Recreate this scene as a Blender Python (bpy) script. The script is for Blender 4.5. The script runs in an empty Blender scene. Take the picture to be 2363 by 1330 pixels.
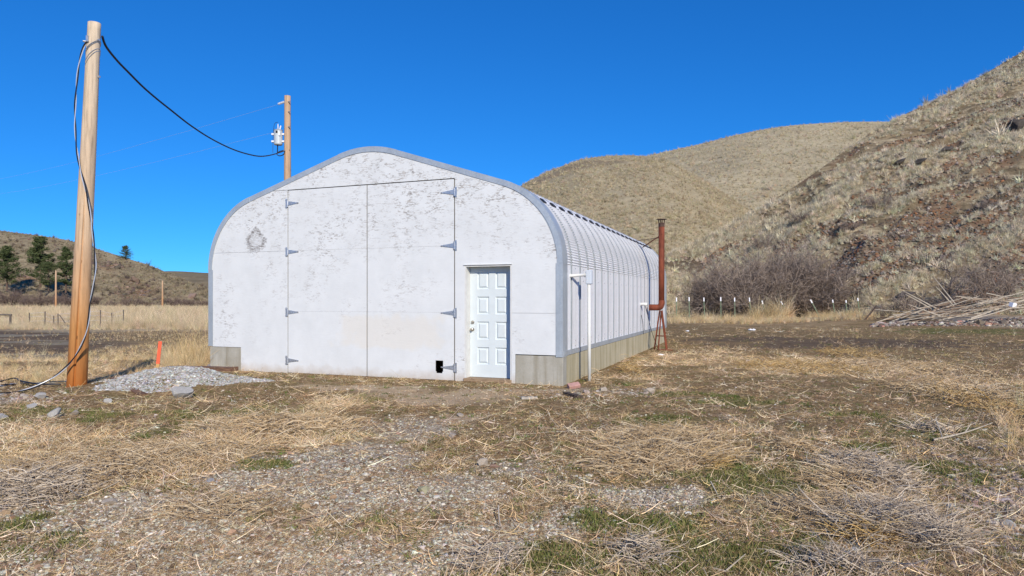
import bpy, bmesh, math, random
import numpy as np
from mathutils import Vector, Matrix
random.seed(7); rng = np.random.default_rng(7)
S = bpy.context.scene
R = math.radians
# ------------------------------------------------------------------ camera, sky, sun, exposure
FPX, CX, HY, EYE = 1541.0, 1181.5, 690.0, 1.5
cam = bpy.data.objects.new('camera', bpy.data.cameras.new('camera')); S.collection.objects.link(cam)
cam.location = (0, 0, EYE); cam.rotation_euler = (R(90), 0, 0)
cam.data.sensor_width = 36; cam.data.lens = FPX/2363*36; cam.data.shift_y = 25/2363
cam.data.clip_start = 0.05; cam.data.clip_end = 8000
S.camera = cam
SUN_DIR = Vector((0.296, -0.955, 0)).normalized(); ELEV = R(28)
W = bpy.data.worlds.new('World'); S.world = W; W.use_nodes = True
wn = W.node_tree; bg = wn.nodes['Background']
sky = wn.nodes.new('ShaderNodeTexSky'); sky.sky_type = 'NISHITA'; sky.sun_disc = False
sky.sun_elevation = ELEV; sky.sun_rotation = math.atan2(SUN_DIR.x, SUN_DIR.y)
sky.altitude = 3000; sky.air_density = 1.0; sky.dust_density = 0.0; sky.ozone_density = 6.0
# one colour response for the whole sky: the deep saturated blue of the photograph
sp = wn.nodes.new('ShaderNodeSeparateColor'); cb = wn.nodes.new('ShaderNodeCombineColor'); wn.links.new(sky.outputs[0], sp.inputs[0])
for ch, (k, g) in enumerate(((0.1706, 1.12), (0.9740, 0.82), (2.0279, 0.72))):
    pw_ = wn.nodes.new('ShaderNodeMath'); pw_.operation = 'POWER'; ml = wn.nodes.new('ShaderNodeMath'); ml.operation = 'MULTIPLY'
    wn.links.new(sp.outputs[ch], pw_.inputs[0]); pw_.inputs[1].default_value = g; wn.links.new(pw_.outputs[0], ml.inputs[0]); ml.inputs[1].default_value = k
    wn.links.new(ml.outputs[0], cb.inputs[ch])
wn.links.new(cb.outputs[0], bg.inputs['Color'])
bg.inputs['Strength'].default_value = 0.12
sd = bpy.data.lights.new('sun', 'SUN'); sd.energy = 4.7; sd.angle = R(0.53); sd.color = (1, 0.915, 0.79)
so = bpy.data.objects.new('sun', sd); S.collection.objects.link(so)
sv = Vector((SUN_DIR.x*math.cos(ELEV), SUN_DIR.y*math.cos(ELEV), math.sin(ELEV)))
so.rotation_euler = sv.to_track_quat('Z', 'Y').to_euler(); so.location = (20, -40, 40)
S.view_settings.view_transform = 'Standard'; S.view_settings.look = 'None'
S.view_settings.exposure = 0.0; S.view_settings.gamma = 1; S.view_settings.use_curve_mapping = False

# ------------------------------------------------------------------ helpers
def link(o, parent=None):
    S.collection.objects.link(o)
    if parent is not None: o.parent = parent
    return o
def tag(o, label=None, cat=None, group=None, kind=None):
    if label: o['label'] = label
    if cat: o['category'] = cat
    if group: o['group'] = group
    if kind: o['kind'] = kind
    return o
def empty(name, loc, rz=0, label=None, cat=None, group=None):
    o = bpy.data.objects.new(name, None); o.location = loc; o.rotation_euler = (0, 0, rz); o.empty_display_size = 0.2
    link(o); return tag(o, label, cat, group)
def np_mesh(name, V, F, mat=None, smooth=False):
    me = bpy.data.meshes.new(name)
    V = np.asarray(V, dtype=np.float32); F = [np.asarray(f, dtype=np.int32) for f in F if len(f)]
    me.vertices.add(len(V)); me.vertices.foreach_set('co', V.ravel())
    loops = np.concatenate([f.ravel() for f in F]); tot = np.concatenate([np.full(len(f), f.shape[1], np.int32) for f in F])
    st = np.concatenate([[0], np.cumsum(tot)[:-1]]).astype(np.int32)
    me.loops.add(len(loops)); me.loops.foreach_set('vertex_index', loops)
    me.polygons.add(len(tot)); me.polygons.foreach_set('loop_start', st)
    me.polygons.foreach_set('use_smooth', np.full(len(tot), smooth))
    me.update(calc_edges=True); me.validate()
    if mat: me.materials.append(mat)
    return me
def obj(name, me, parent=None, loc=(0, 0, 0), rot=(0, 0, 0)):
    o = bpy.data.objects.new(name, me); o.location = loc; o.rotation_euler = rot
    return link(o, parent)
class MB:
    def __init__(s): s.v = []; s.f = []
    def add(s, V, F):
        b = len(s.v); s.v += [tuple(v) for v in V]; s.f += [tuple(i+b for i in f) for f in F]; return s
    def box(s, a, b):
        (x0, y0, z0), (x1, y1, z1) = a, b
        return s.add([(x0,y0,z0),(x1,y0,z0),(x1,y1,z0),(x0,y1,z0),(x0,y0,z1),(x1,y0,z1),(x1,y1,z1),(x0,y1,z1)],
                     [(0,3,2,1),(4,5,6,7),(0,1,5,4),(1,2,6,5),(2,3,7,6),(3,0,4,7)])
    def prism(s, poly, y0, y1):           # poly in (x,z), extruded along y
        n = len(poly)
        V = [(x, y0, z) for x, z in poly]+[(x, y1, z) for x, z in poly]
        F = [tuple(range(n)), tuple(range(2*n-1, n-1, -1))]+[(i, i+n, (i+1) % n+n, (i+1) % n) for i in range(n)]
        return s.add(V, F)
    def tube(s, pts, r, n=8, cap=True):
        pts = [Vector(p) for p in pts]; rs = r if isinstance(r, (list, tuple)) else [r]*len(pts)
        b = len(s.v); up = None
        for i, p in enumerate(pts):
            t = (pts[min(i+1, len(pts)-1)]-pts[max(i-1, 0)]).normalized()
            if up is None: up = t.cross(Vector((0.31, 0.77, 0.55))).normalized()
            up = (up-t*up.dot(t)).normalized(); w = t.cross(up)
            for k in range(n):
                a = 2*math.pi*k/n; s.v.append(tuple(p+(up*math.cos(a)+w*math.sin(a))*rs[i]))
        for i in range(len(pts)-1):
            for k in range(n):
                s.f.append((b+i*n+k, b+i*n+(k+1) % n, b+(i+1)*n+(k+1) % n, b+(i+1)*n+k))
        if cap:
            s.f.append(tuple(b+k for k in range(n))[::-1]); s.f.append(tuple(b+(len(pts)-1)*n+k for k in range(n)))
        return s
    def build(s, name, mat, parent=None, loc=(0,0,0), rot=(0,0,0), smooth=False, bevel=0):
        me = bpy.data.meshes.new(name); me.from_pydata(s.v, [], s.f); me.update()
        bm = bmesh.new(); bm.from_mesh(me); bmesh.ops.recalc_face_normals(bm, faces=bm.faces)
        if bevel: bmesh.ops.bevel(bm, geom=[e for e in bm.edges], offset=bevel, segments=1, affect='EDGES')
        bm.to_mesh(me); bm.free()
        if smooth:
            for p in me.polygons: p.use_smooth = True
        me.materials.append(mat)
        return obj(name, me, parent, loc, rot)
def tubes_np(P, RR, sides=3):             # P (n,k,3), RR (n,k): n thin tapered stems at once
    n, k, _ = P.shape
    T = np.gradient(P, axis=1); T /= np.linalg.norm(T, axis=2, keepdims=True)+1e-9
    ref = rng.normal(size=(n, 1, 3)); U = np.cross(T, ref); U /= np.linalg.norm(U, axis=2, keepdims=True)+1e-9
    Wv = np.cross(T, U)
    a = np.arange(sides)*2*np.pi/sides
    V = P[:, :, None, :]+RR[:, :, None, None]*(U[:, :, None, :]*np.cos(a)[None, None, :, None]+Wv[:, :, None, :]*np.sin(a)[None, None, :, None])
    idx = np.arange(n*k*sides).reshape(n, k, sides)
    A = idx[:, :-1, :]; B = idx[:, 1:, :]
    F = np.stack([A, np.roll(A, -1, 2), np.roll(B, -1, 2), B], -1).reshape(-1, 4)
    return V.reshape(-1, 3), F
def vnoise(x, y, seed=0):
    x = np.asarray(x, float); y = np.asarray(y, float)
    xi = np.floor(x); yi = np.floor(y); u = x-xi; v = y-yi; u = u*u*(3-2*u); v = v*v*(3-2*v)
    xi = xi.astype(np.int64); yi = yi.astype(np.int64)
    def h(a, b):
        n = (a*374761393+b*668265263+seed*974711) & 0xffffffff
        n = ((n ^ (n >> 13))*1274126177) & 0xffffffff
        return ((n ^ (n >> 16)) & 0xffff)/65535.0
    return (h(xi, yi)*(1-u)+h(xi+1, yi)*u)*(1-v)+(h(xi, yi+1)*(1-u)+h(xi+1, yi+1)*u)*v
def fbm(x, y, o=4, seed=0, g=0.5):
    s = 0; a = 1; t = 0
    for i in range(o): s = s+a*vnoise(x*2**i+17.3*i, y*2**i-9.1*i, seed+i); t += a; a *= g
    return s/t
def sst(a, b, x):
    t = np.clip((np.asarray(x, float)-a)/(b-a), 0, 1); return t*t*(3-2*t)
def catmull(P, m=8):
    P = [Vector(p) for p in P]; out = []
    for i in range(len(P)-1):
        a, b, c, d = P[max(i-1, 0)], P[i], P[i+1], P[min(i+2, len(P)-1)]
        for j in range(m):
            t = j/m
            out.append(0.5*((2*b)+(c-a)*t+(2*a-5*b+4*c-d)*t*t+(3*b-a-3*c+d)*t**3))
    out.append(P[-1]); return out
def at(px, py, Y): return Vector(((px-CX)/FPX*Y, Y, EYE+(HY-py)/FPX*Y))     # photo direction at distance Y -> world point
def gp(px, py, z=0.0):                                                       # ground point
    Y = (EYE-z)*FPX/(py-HY); return ((px-CX)/FPX*Y, Y)

# ------------------------------------------------------------------ materials
def newmat(name):
    m = bpy.data.materials.new(name); m.use_nodes = True; nt = m.node_tree
    return m, nt, nt.nodes['Principled BSDF']
def N(nt, t, ins=None, **props):
    n = nt.nodes.new('ShaderNode'+t)
    for k, v in props.items(): setattr(n, k, v)
    for k, v in (ins or {}).items():
        if hasattr(v, 'is_linked') and hasattr(v, 'node'): nt.links.new(v, n.inputs[k])
        else: n.inputs[k].default_value = v
    return n
def C4(c): return (c[0], c[1], c[2], 1)
def mixc(nt, fac, a, b, blend='MIX'):
    n = nt.nodes.new('ShaderNodeMix'); n.data_type = 'RGBA'; n.blend_type = blend
    for i, v in ((0, fac), (6, a), (7, b)):
        if hasattr(v, 'node'): nt.links.new(v, n.inputs[i])
        elif i == 0: n.inputs[i].default_value = v
        else: n.inputs[i].default_value = C4(v)
    return n.outputs[2]
def ramp(nt, fac, stops):
    n = nt.nodes.new('ShaderNodeValToRGB'); nt.links.new(fac, n.inputs[0]); e = n.color_ramp.elements
    while len(e) < len(stops): e.new(0.5)
    for el, (p, c) in zip(e, stops):
        el.position = p; el.color = C4(c) if not isinstance(c, (int, float)) else (c, c, c, 1)
    return n.outputs[0]
def coords(nt, scale=(1, 1, 1), rot=(0, 0, 0), world=False, loc=(0, 0, 0)):
    if world: s = N(nt, 'NewGeometry').outputs['Position']
    else: s = N(nt, 'TexCoord').outputs['Object']
    return N(nt, 'Mapping', {'Vector': s, 'Scale': scale, 'Rotation': rot, 'Location': loc}).outputs[0]
def noise(nt, vec, scale, detail=4, rough=0.55, dist=0): return N(nt, 'TexNoise', {'Vector': vec, 'Scale': scale, 'Detail': detail, 'Roughness': rough, 'Distortion': dist}).outputs[0]
def bump(nt, bs, h, strength=0.4, dist=0.02):
    b = N(nt, 'Bump', {'Height': h, 'Strength': strength, 'Distance': dist}); nt.links.new(b.outputs[0], bs.inputs['Normal'])
def plain(name, col, rough=0.7, metal=0.0, var=0.18, scale=9, stretch=(1, 1, 1), spec=0.3):
    m, nt, b = newmat(name); v = coords(nt, stretch)
    f = noise(nt, v, scale, 5)
    c = ramp(nt, f, [(0.3, [x*(1-var) for x in col]), (0.7, [min(1, x*(1+var)) for x in col])])
    nt.links.new(c, b.inputs['Base Color']); b.inputs['Roughness'].default_value = rough; b.inputs['Metallic'].default_value = metal
    b.inputs['Specular IOR Level'].default_value = spec
    bump(nt, b, f, 0.15, 0.01)
    return m
def tinted(name, rough=0.9, island=0.35):   # colour comes from each instance, small variation per piece
    m, nt, b = newmat(name)
    a = N(nt, 'Attribute', attribute_name='tint', attribute_type='INSTANCER').outputs['Color']
    r = N(nt, 'NewGeometry').outputs['Random Per Island']
    k = N(nt, 'MapRange', {'Value': r, 'To Min': 1-island, 'To Max': 1+island}).outputs[0]
    c = mixc(nt, 1.0, a, k, 'MULTIPLY'); nt.links.new(c, b.inputs['Base Color'])
    b.inputs['Roughness'].default_value = rough; b.inputs['Specular IOR Level'].default_value = 0.15
    return m
def islands(name, stops, rough=0.85):
    m, nt, b = newmat(name); r = N(nt, 'NewGeometry').outputs['Random Per Island']
    nt.links.new(ramp(nt, r, stops), b.inputs['Base Color']); b.inputs['Roughness'].default_value = rough
    b.inputs['Specular IOR Level'].default_value = 0.15
    return m
M = {}
def galv(name, base, metal, rough):
    m, nt, b = newmat(name); v = coords(nt)
    vo = N(nt, 'TexVoronoi', {'Vector': v, 'Scale': 38.0}).outputs['Color']
    sp = N(nt, 'SeparateColor', {'Color': vo}).outputs[0]
    n1 = noise(nt, coords(nt, (1, 1, 0.35)), 3.2, 5, 0.62)
    c = ramp(nt, n1, [(0.3, [x*0.86 for x in base]), (0.68, [min(1, x*1.08) for x in base])])
    c = mixc(nt, 0.35, c, N(nt, 'MapRange', {'Value': sp, 'To Min': 0.82, 'To Max': 1.08}).outputs[0], 'MULTIPLY')
    nt.links.new(c, b.inputs['Base Color']); b.inputs['Metallic'].default_value = metal
    rr = N(nt, 'MapRange', {'Value': sp, 'To Min': rough-0.06, 'To Max': rough+0.1}).outputs[0]; nt.links.new(rr, b.inputs['Roughness'])
    bump(nt, b, n1, 0.08, 0.03)
    return m
M['steel'] = galv('galvanised_steel_lit', (0.86, 0.86, 0.855), 0.05, 0.5)  # pale copy of the rib steel, brightness of the sunlit flats put into colour
M['trim'] = galv('galvanised_trim_and_rib_shade', (0.49, 0.535, 0.56), 0.35, 0.4)  # end trim and sill, also the shaded copy of the rib steel
M['zinc'] = galv('zinc_hinge', (0.52, 0.54, 0.57), 0.6, 0.32)

def osb():
    m, nt, b = newmat('painted_strand_board')
    p = N(nt, 'TexCoord').outputs['Object']
    # flakes lifting through the paint, random directions
    fl = []
    for i, (rz, sx, sz, th) in enumerate(((0.15, 9, 36, 0.685), (-0.55, 11, 38, 0.69), (0.95, 10, 32, 0.70))):
        v = N(nt, 'Mapping', {'Vector': p, 'Rotation': (0, rz, 0), 'Scale': (sx, 1, sz), 'Location': (3*i, 0, 5*i)}).outputs[0]
        fl.append(N(nt, 'MapRange', {'Value': noise(nt, v, 1.0, 2, 0.6, 0.4), 'From Min': th-0.135, 'From Max': th-0.08}, clamp=True).outputs[0])
    f = N(nt, 'Math', {0: fl[0], 1: fl[1]}, operation='MAXIMUM').outputs[0]; f = N(nt, 'Math', {0: f, 1: fl[2]}, operation='MAXIMUM').outputs[0]
    dens = noise(nt, p, 0.75, 5, 0.7)
    sep = N(nt, 'SeparateXYZ', {'Vector': p}).outputs
    zz = N(nt, 'MapRange', {'Value': sep[2], 'From Min': 0.2, 'From Max': 4.2, 'To Min': -0.10, 'To Max': 0.10}).outputs[0]
    dens = N(nt, 'Math', {0: dens, 1: zz}, operation='ADD').outputs[0]
    dm = N(nt, 'MapRange', {'Value': dens, 'From Min': 0.45, 'From Max': 0.66}, clamp=True).outputs[0]
    # worn round patch where the paint has weathered off high on the left
    dx = N(nt, 'Math', {0: sep[0], 1: 2.74}, operation='ADD').outputs[0]; dx = N(nt, 'Math', {0: dx, 1: 1.02}, operation='MULTIPLY').outputs[0]
    dz = N(nt, 'Math', {0: sep[2], 1: -2.77}, operation='ADD').outputs[0]
    dxa = N(nt, 'Math', {0: dx}, operation='ABSOLUTE').outputs[0]
    dd = N(nt, 'CombineXYZ', {'X': dx, 'Y': 0.0, 'Z': dz}).outputs[0]
    dl = N(nt, 'VectorMath', {0: dd}, operation='LENGTH'); dl = dl.outputs['Value']
    up = N(nt, 'Math', {0: dxa, 1: dz}, operation='ADD').outputs[0]
    dl = N(nt, 'Math', {0: dl, 1: up}, operation='MAXIMUM').outputs[0]
    dn = N(nt, 'MapRange', {'Value': noise(nt, p, 16, 4, 0.7), 'To Min': -0.13, 'To Max': 0.13}).outputs[0]
    dl = N(nt, 'Math', {0: dl, 1: dn}, operation='ADD').outputs[0]
    ring = ramp(nt, dl, [(0.0, 0.30), (0.15, 0.34), (0.20, 0.95), (0.25, 0.8), (0.30, 0.0)])
    pr = N(nt, 'Mapping', {'Vector': p, 'Scale': (9, 1, 34)}).outputs[0]
    rn = N(nt, 'MapRange', {'Value': noise(nt, pr, 1.2, 4, 0.7), 'From Min': 0.40, 'From Max': 0.56}, clamp=True).outputs[0]
    ring = N(nt, 'Math', {0: ring, 1: rn}, operation='MULTIPLY').outputs[0]
    ff = N(nt, 'Math', {0: f, 1: dm}, operation='MULTIPLY').outputs[0]
    brk = N(nt, 'MapRange', {'Value': noise(nt, N(nt, 'Mapping', {'Vector': p, 'Scale': (1, 1, 1.6), 'Rotation': (0, 0.6, 0)}).outputs[0], 4.6, 3, 0.7), 'From Min': 0.45, 'From Max': 0.57}, clamp=True).outputs[0]
    ff = N(nt, 'Math', {0: ff, 1: brk}, operation='MULTIPLY').outputs[0]
    dirt = noise(nt, p, 1.6, 6, 0.7)
    base = ramp(nt, dirt, [(0.3, (0.635, 0.655, 0.655)), (0.6, (0.705, 0.725, 0.725))])
    # beige overpainted patches
    bx = N(nt, 'Mapping', {'Vector': p, 'Location': (-0.55, 0, -0.86), 'Scale': (1, 1, 1)}).outputs[0]
    bs = N(nt, 'SeparateXYZ', {'Vector': bx}).outputs
    g1 = N(nt, 'Math', {0: N(nt, 'Math', {0: bs[0], 1: 0.95}, operation='DIVIDE').outputs[0], 1: 4.0}, operation='POWER')
    ax = N(nt, 'Math', {0: bs[0]}, operation='ABSOLUTE').outputs[0]; ax = N(nt, 'Math', {0: ax, 1: 1.35}, operation='DIVIDE').outputs[0]
    az = N(nt, 'Math', {0: bs[2]}, operation='ABSOLUTE').outputs[0]; az = N(nt, 'Math', {0: az, 1: 0.36}, operation='DIVIDE').outputs[0]
    bb = N(nt, 'Math', {0: ax, 1: az}, operation='MAXIMUM').outputs[0]
    bb = N(nt, 'Math', {0: bb, 1: N(nt, 'MapRange', {'Value': noise(nt, p, 2.6, 3), 'To Min': -0.55, 'To Max': 0.65}).outputs[0]}, operation='ADD').outputs[0]
    bf = N(nt, 'MapRange', {'Value': bb, 'From Min': 0.75, 'From Max': 1.0, 'To Min': 0.5, 'To Max': 0.0}, clamp=True).outputs[0]
    base = mixc(nt, bf, base, (0.70, 0.66, 0.58))
    flake = ramp(nt, noise(nt, p, 9, 3), [(0.35, (0.15, 0.125, 0.11)), (0.65, (0.40, 0.36, 0.32))])
    pale = N(nt, 'Math', {0: ff, 1: 0.85}, operation='MULTIPLY').outputs[0]
    c = mixc(nt, pale, base, flake); c = mixc(nt, ring, c, (0.15, 0.13, 0.12))
    # splash-back dirt low down
    low = N(nt, 'MapRange', {'Value': N(nt, 'Math', {0: sep[2], 1: N(nt, 'MapRange', {'Value': noise(nt, p, 5, 5), 'To Min': -0.15, 'To Max': 0.15}).outputs[0]}, operation='ADD').outputs[0], 'From Min': -0.02, 'From Max': 0.16, 'To Min': 0.45, 'To Max': 0.0}, clamp=True).outputs[0]
    c = mixc(nt, low, c, (0.42, 0.32, 0.22))
    nt.links.new(c, b.inputs['Base Color']); b.inputs['Roughness'].default_value = 0.75; b.inputs['Specular IOR Level'].default_value = 0.25
    h = N(nt, 'Math', {0: noise(nt, N(nt, 'Mapping', {'Vector': p, 'Scale': (8, 1, 26)}).outputs[0], 1, 3), 1: ff}, operation='SUBTRACT').outputs[0]
    bump(nt, b, h, 0.22, 0.01)
    return m
M['osb'] = osb()
M['door'] = plain('white_door_paint', (0.64, 0.70, 0.71), 0.5, 0, 0.035, 5)
M['jamb'] = plain('weathered_white_jamb', (0.66, 0.66, 0.63), 0.7, 0, 0.08, 7)
M['bare_wood'] = plain('weathered_sill_wood', (0.30, 0.21, 0.13), 0.8, 0, 0.3, 8, (1, 6, 6))
M['dark_timber'] = plain('dark_framing', (0.10, 0.075, 0.05), 0.9)
M['brass'] = plain('satin_nickel', (0.55, 0.50, 0.42), 0.28, 0.95, 0.05)
def concrete(name, a, bcol, streak):
    m, nt, b = newmat(name); p = coords(nt)
    n1 = noise(nt, p, 2.4, 6, 0.65); n2 = noise(nt, coords(nt, (3.2, 3.2, 0.22)), 2.0, 4, 0.6); n3 = noise(nt, p, 34, 4)
    c = ramp(nt, n1, [(0.3, a), (0.7, bcol)])
    c = mixc(nt, N(nt, 'MapRange', {'Value': n2, 'From Min': 0.46, 'From Max': 0.68, 'To Max': 0.75}, clamp=True).outputs[0], c, streak)
    c = mixc(nt, 0.25, c, ramp(nt, n3, [(0.3, 0.75), (0.7, 1.1)]), 'MULTIPLY')
    nt.links.new(c, b.inputs['Base Color']); b.inputs['Roughness'].default_value = 0.9; bump(nt, b, n3, 0.25, 0.01)
    return m
M['concrete'] = concrete('grey_concrete', (0.32, 0.30, 0.24), (0.46, 0.44, 0.38), (0.25, 0.22, 0.155))
M['concrete_side'] = concrete('stained_concrete', (0.43, 0.375, 0.235), (0.53, 0.47, 0.325), (0.28, 0.235, 0.12))
def polewood(name, low, mid, top, h):
    m, nt, b = newmat(name); p = N(nt, 'TexCoord').outputs['Object']; sep = N(nt, 'SeparateXYZ', {'Vector': p}).outputs
    g = N(nt, 'MapRange', {'Value': sep[2], 'From Max': h}, clamp=True).outputs[0]
    c = ramp(nt, g, [(0.0, low), (0.16, mid), (0.42, [(x+2*y)/3 for x, y in zip(mid, top)]), (0.9, top)])
    n1 = noise(nt, coords(nt, (16, 16, 0.9)), 1.5, 6, 0.7); n2 = noise(nt, coords(nt, (1, 1, 0.5)), 4, 4)
    c = mixc(nt, 0.9, c, ramp(nt, n1, [(0.3, 0.52), (0.48, 0.92), (0.7, 1.14)]), 'MULTIPLY')
    c = mixc(nt, 0.6, c, ramp(nt, n2, [(0.3, 0.8), (0.7, 1.1)]), 'MULTIPLY')
    vo = N(nt, 'TexVoronoi', {'Vector': coords(nt, (1.0, 1.0, 0.62)), 'Scale': 4.6, 'Randomness': 1.0}).outputs['Distance']
    k = N(nt, 'MapRange', {'Value': vo, 'From Min': 0.06, 'From Max': 0.12, 'To Min': 0.8, 'To Max': 0.0}, clamp=True).outputs[0]
    c = mixc(nt, k, c, (0.10, 0.055, 0.03))
    nt.links.new(c, b.inputs['Base Color']); b.inputs['Roughness'].default_value = 0.75; b.inputs['Specular IOR Level'].default_value = 0.2; bump(nt, b, n1, 0.35, 0.01)
    return m
M['pole'] = polewood('treated_pole_wood', (0.36, 0.12, 0.025), (0.52, 0.25, 0.085), (0.66, 0.53, 0.38), 6)
M['pole_far'] = polewood('pole_wood', (0.45, 0.24, 0.12), (0.50, 0.27, 0.13), (0.55, 0.37, 0.23), 9)
M['rust'] = plain('rusted_steel', (0.20, 0.055, 0.028), 0.75, 0.2, 0.45, 6, (1, 1, 0.4))
M['soot'] = plain('sooty_rust', (0.10, 0.06, 0.045), 0.8, 0.1, 0.4, 9)
M['pvc'] = plain('white_pvc', (0.68, 0.68, 0.65), 0.5, 0, 0.05, 4)
M['box_grey'] = plain('grey_plastic_box', (0.55, 0.60, 0.66), 0.5, 0, 0.06, 5)
M['xfmr'] = plain('transformer_grey', (0.52, 0.56, 0.57), 0.5, 0.1, 0.06, 5)
M['porcelain'] = plain('white_porcelain', (0.75, 0.77, 0.80), 0.3, 0, 0.04)
M['rubber'] = plain('black_cable', (0.018, 0.018, 0.022), 0.5, 0, 0.2)
M['wire'] = plain('bare_aluminium_wire', (0.72, 0.74, 0.76), 0.35, 0.5, 0.08)
M['orange'] = plain('fluorescent_orange_paint', (0.80, 0.13, 0.06), 0.7, 0, 0.08)
M['lath'] = plain('stake_wood', (0.55, 0.32, 0.12), 0.8, 0, 0.15)
M['plank'] = plain('weathered_brown_plank', (0.17, 0.095, 0.06), 0.85, 0, 0.45, 7, (1, 5, 5))
M['greyplank'] = plain('grey_weathered_wood', (0.44, 0.40, 0.34), 0.85, 0, 0.25, 8, (1, 6, 6))
M['white'] = plain('white_plastic_litter', (0.85, 0.85, 0.86), 0.6, 0, 0.03)
M['green_post'] = plain('green_post_steel', (0.16, 0.20, 0.13), 0.7, 0.2, 0.25)
M['old_post'] = plain('grey_post_wood', (0.13, 0.11, 0.09), 0.9, 0, 0.3)
M['rock_grey'] = plain('grey_fieldstone', (0.36, 0.345, 0.32), 0.9, 0, 0.22, 12)
M['rock_tan'] = plain('tan_fieldstone', (0.39, 0.33, 0.26), 0.9, 0, 0.22, 12)
M['brick'] = plain('pink_brick', (0.47, 0.27, 0.23), 0.9, 0, 0.2, 14)
M['bark'] = plain('dark_bark', (0.07, 0.05, 0.04), 0.9, 0, 0.3, 14)
M['inst'] = tinted('scatter_piece')
M['inst_rock'] = tinted('scatter_stone', 0.9, 0.1)
M['stem'] = islands('dry_stems', [(0, (0.30, 0.195, 0.10)), (0.4, (0.50, 0.36, 0.20)), (0.75, (0.60, 0.46, 0.28)), (1, (0.66, 0.55, 0.39))])
M['stem_grey'] = islands('grey_stems', [(0, (0.30, 0.225, 0.15)), (0.5, (0.50, 0.40, 0.285)), (1, (0.66, 0.57, 0.45))])
M['stem_gold'] = islands('golden_stems', [(0, (0.34, 0.20, 0.07)), (0.5, (0.50, 0.33, 0.13)), (1, (0.58, 0.44, 0.22))])
M['twig'] = islands('purple_brown_twigs', [(0, (0.13, 0.098, 0.078)), (0.5, (0.275, 0.215, 0.17)), (1, (0.43, 0.35, 0.285))])
M['twig_far'] = islands('far_twigs', [(0, (0.10, 0.07, 0.06)), (0.6, (0.17, 0.125, 0.105)), (1, (0.25, 0.19, 0.15))])
M['cane'] = plain('bleached_cane', (0.50, 0.43, 0.33), 0.8, 0, 0.25, 3)
M['cane_brown'] = plain('brown_cane', (0.30, 0.21, 0.14), 0.85, 0, 0.3, 3)
M['needles'] = islands('pine_needles', [(0, (0.05, 0.07, 0.03)), (0.6, (0.095, 0.125, 0.05)), (1, (0.16, 0.175, 0.07))], 0.7)
M['trunk'] = plain('pine_bark', (0.12, 0.08, 0.06), 0.9)

# ------------------------------------------------------------------ terrain
BO = Vector((-2.872, 13.188, 0)); BROT = R(-20.8); BL, BHW = 12.81, 4.02
br = (math.cos(BROT), math.sin(BROT)); bnv = (-math.sin(BROT), math.cos(BROT))
def blocal(X, Y):
    dx = X-BO.x; dy = Y-BO.y
    return dx*br[0]+dy*br[1], dx*bnv[0]+dy*bnv[1]
def bw(lx, ly, z): return Vector((BO.x+lx*br[0]+ly*bnv[0], BO.y+lx*br[1]+ly*bnv[1], z))
PILE = gp(400, 893)
def gz(X, Y):
    X = np.asarray(X, float); Y = np.asarray(Y, float)
    lx, ly = blocal(X, Y)
    t = 4.02-lx
    z = -0.85*sst(15.8, 24, Y)*sst(5.5, 8.5, t)
    inb = (1-sst(0.0, 1.2, np.maximum(np.maximum(np.abs(lx)-BHW, -ly), ly-BL)))
    r = np.hypot(X, Y)
    z = z+(fbm(X*0.28, Y*0.28, 3, 5)-0.5)*0.16*(1-inb)*sst(2, 7, r)
    z = z-0.035*inb
    z = z+(fbm(X*2.1, Y*2.1, 3, 9)-0.5)*0.055*(1-0.7*inb)
    z = z+(fbm(X*9, Y*9, 2, 21)-0.5)*0.028*(1-sst(10, 24, r))
    # gravel heap by the left corner
    dx = (X-PILE[0])/1.25; dy = (Y-PILE[1])/0.8
    z = z+0.33*np.exp(-(dx*dx+dy*dy)*1.5)
    # slight rise of rubble at the foot of the right slope
    z = z+0.5*sst(0.36, 0.6, X/np.maximum(Y, 1))*sst(33, 44, Y)*(1-sst(70, 110, Y))
    return z
def gpt(px, py):                      # pixel -> point standing on the terrain
    x, y = gp(px, py)
    for _ in range(6):
        z = float(gz(x, y)); Y = min((EYE-z)*FPX/max(py-HY, 1.0), 400); x, y = (px-CX)/FPX*Y, Y
    return Vector((x, y, float(gz(x, y))))
def blob(X, Y, L):
    o = np.zeros_like(X)
    for (px, py, rx, ry, w) in L:
        x, y = gp(px, py); ax = rx*y/FPX; ay = max(0.35, ry*y*y/(EYE*FPX))
        o = np.maximum(o, w*np.exp(-(((X-x)/ax)**2+((Y-y)/ay)**2)*1.1))
    return o
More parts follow.
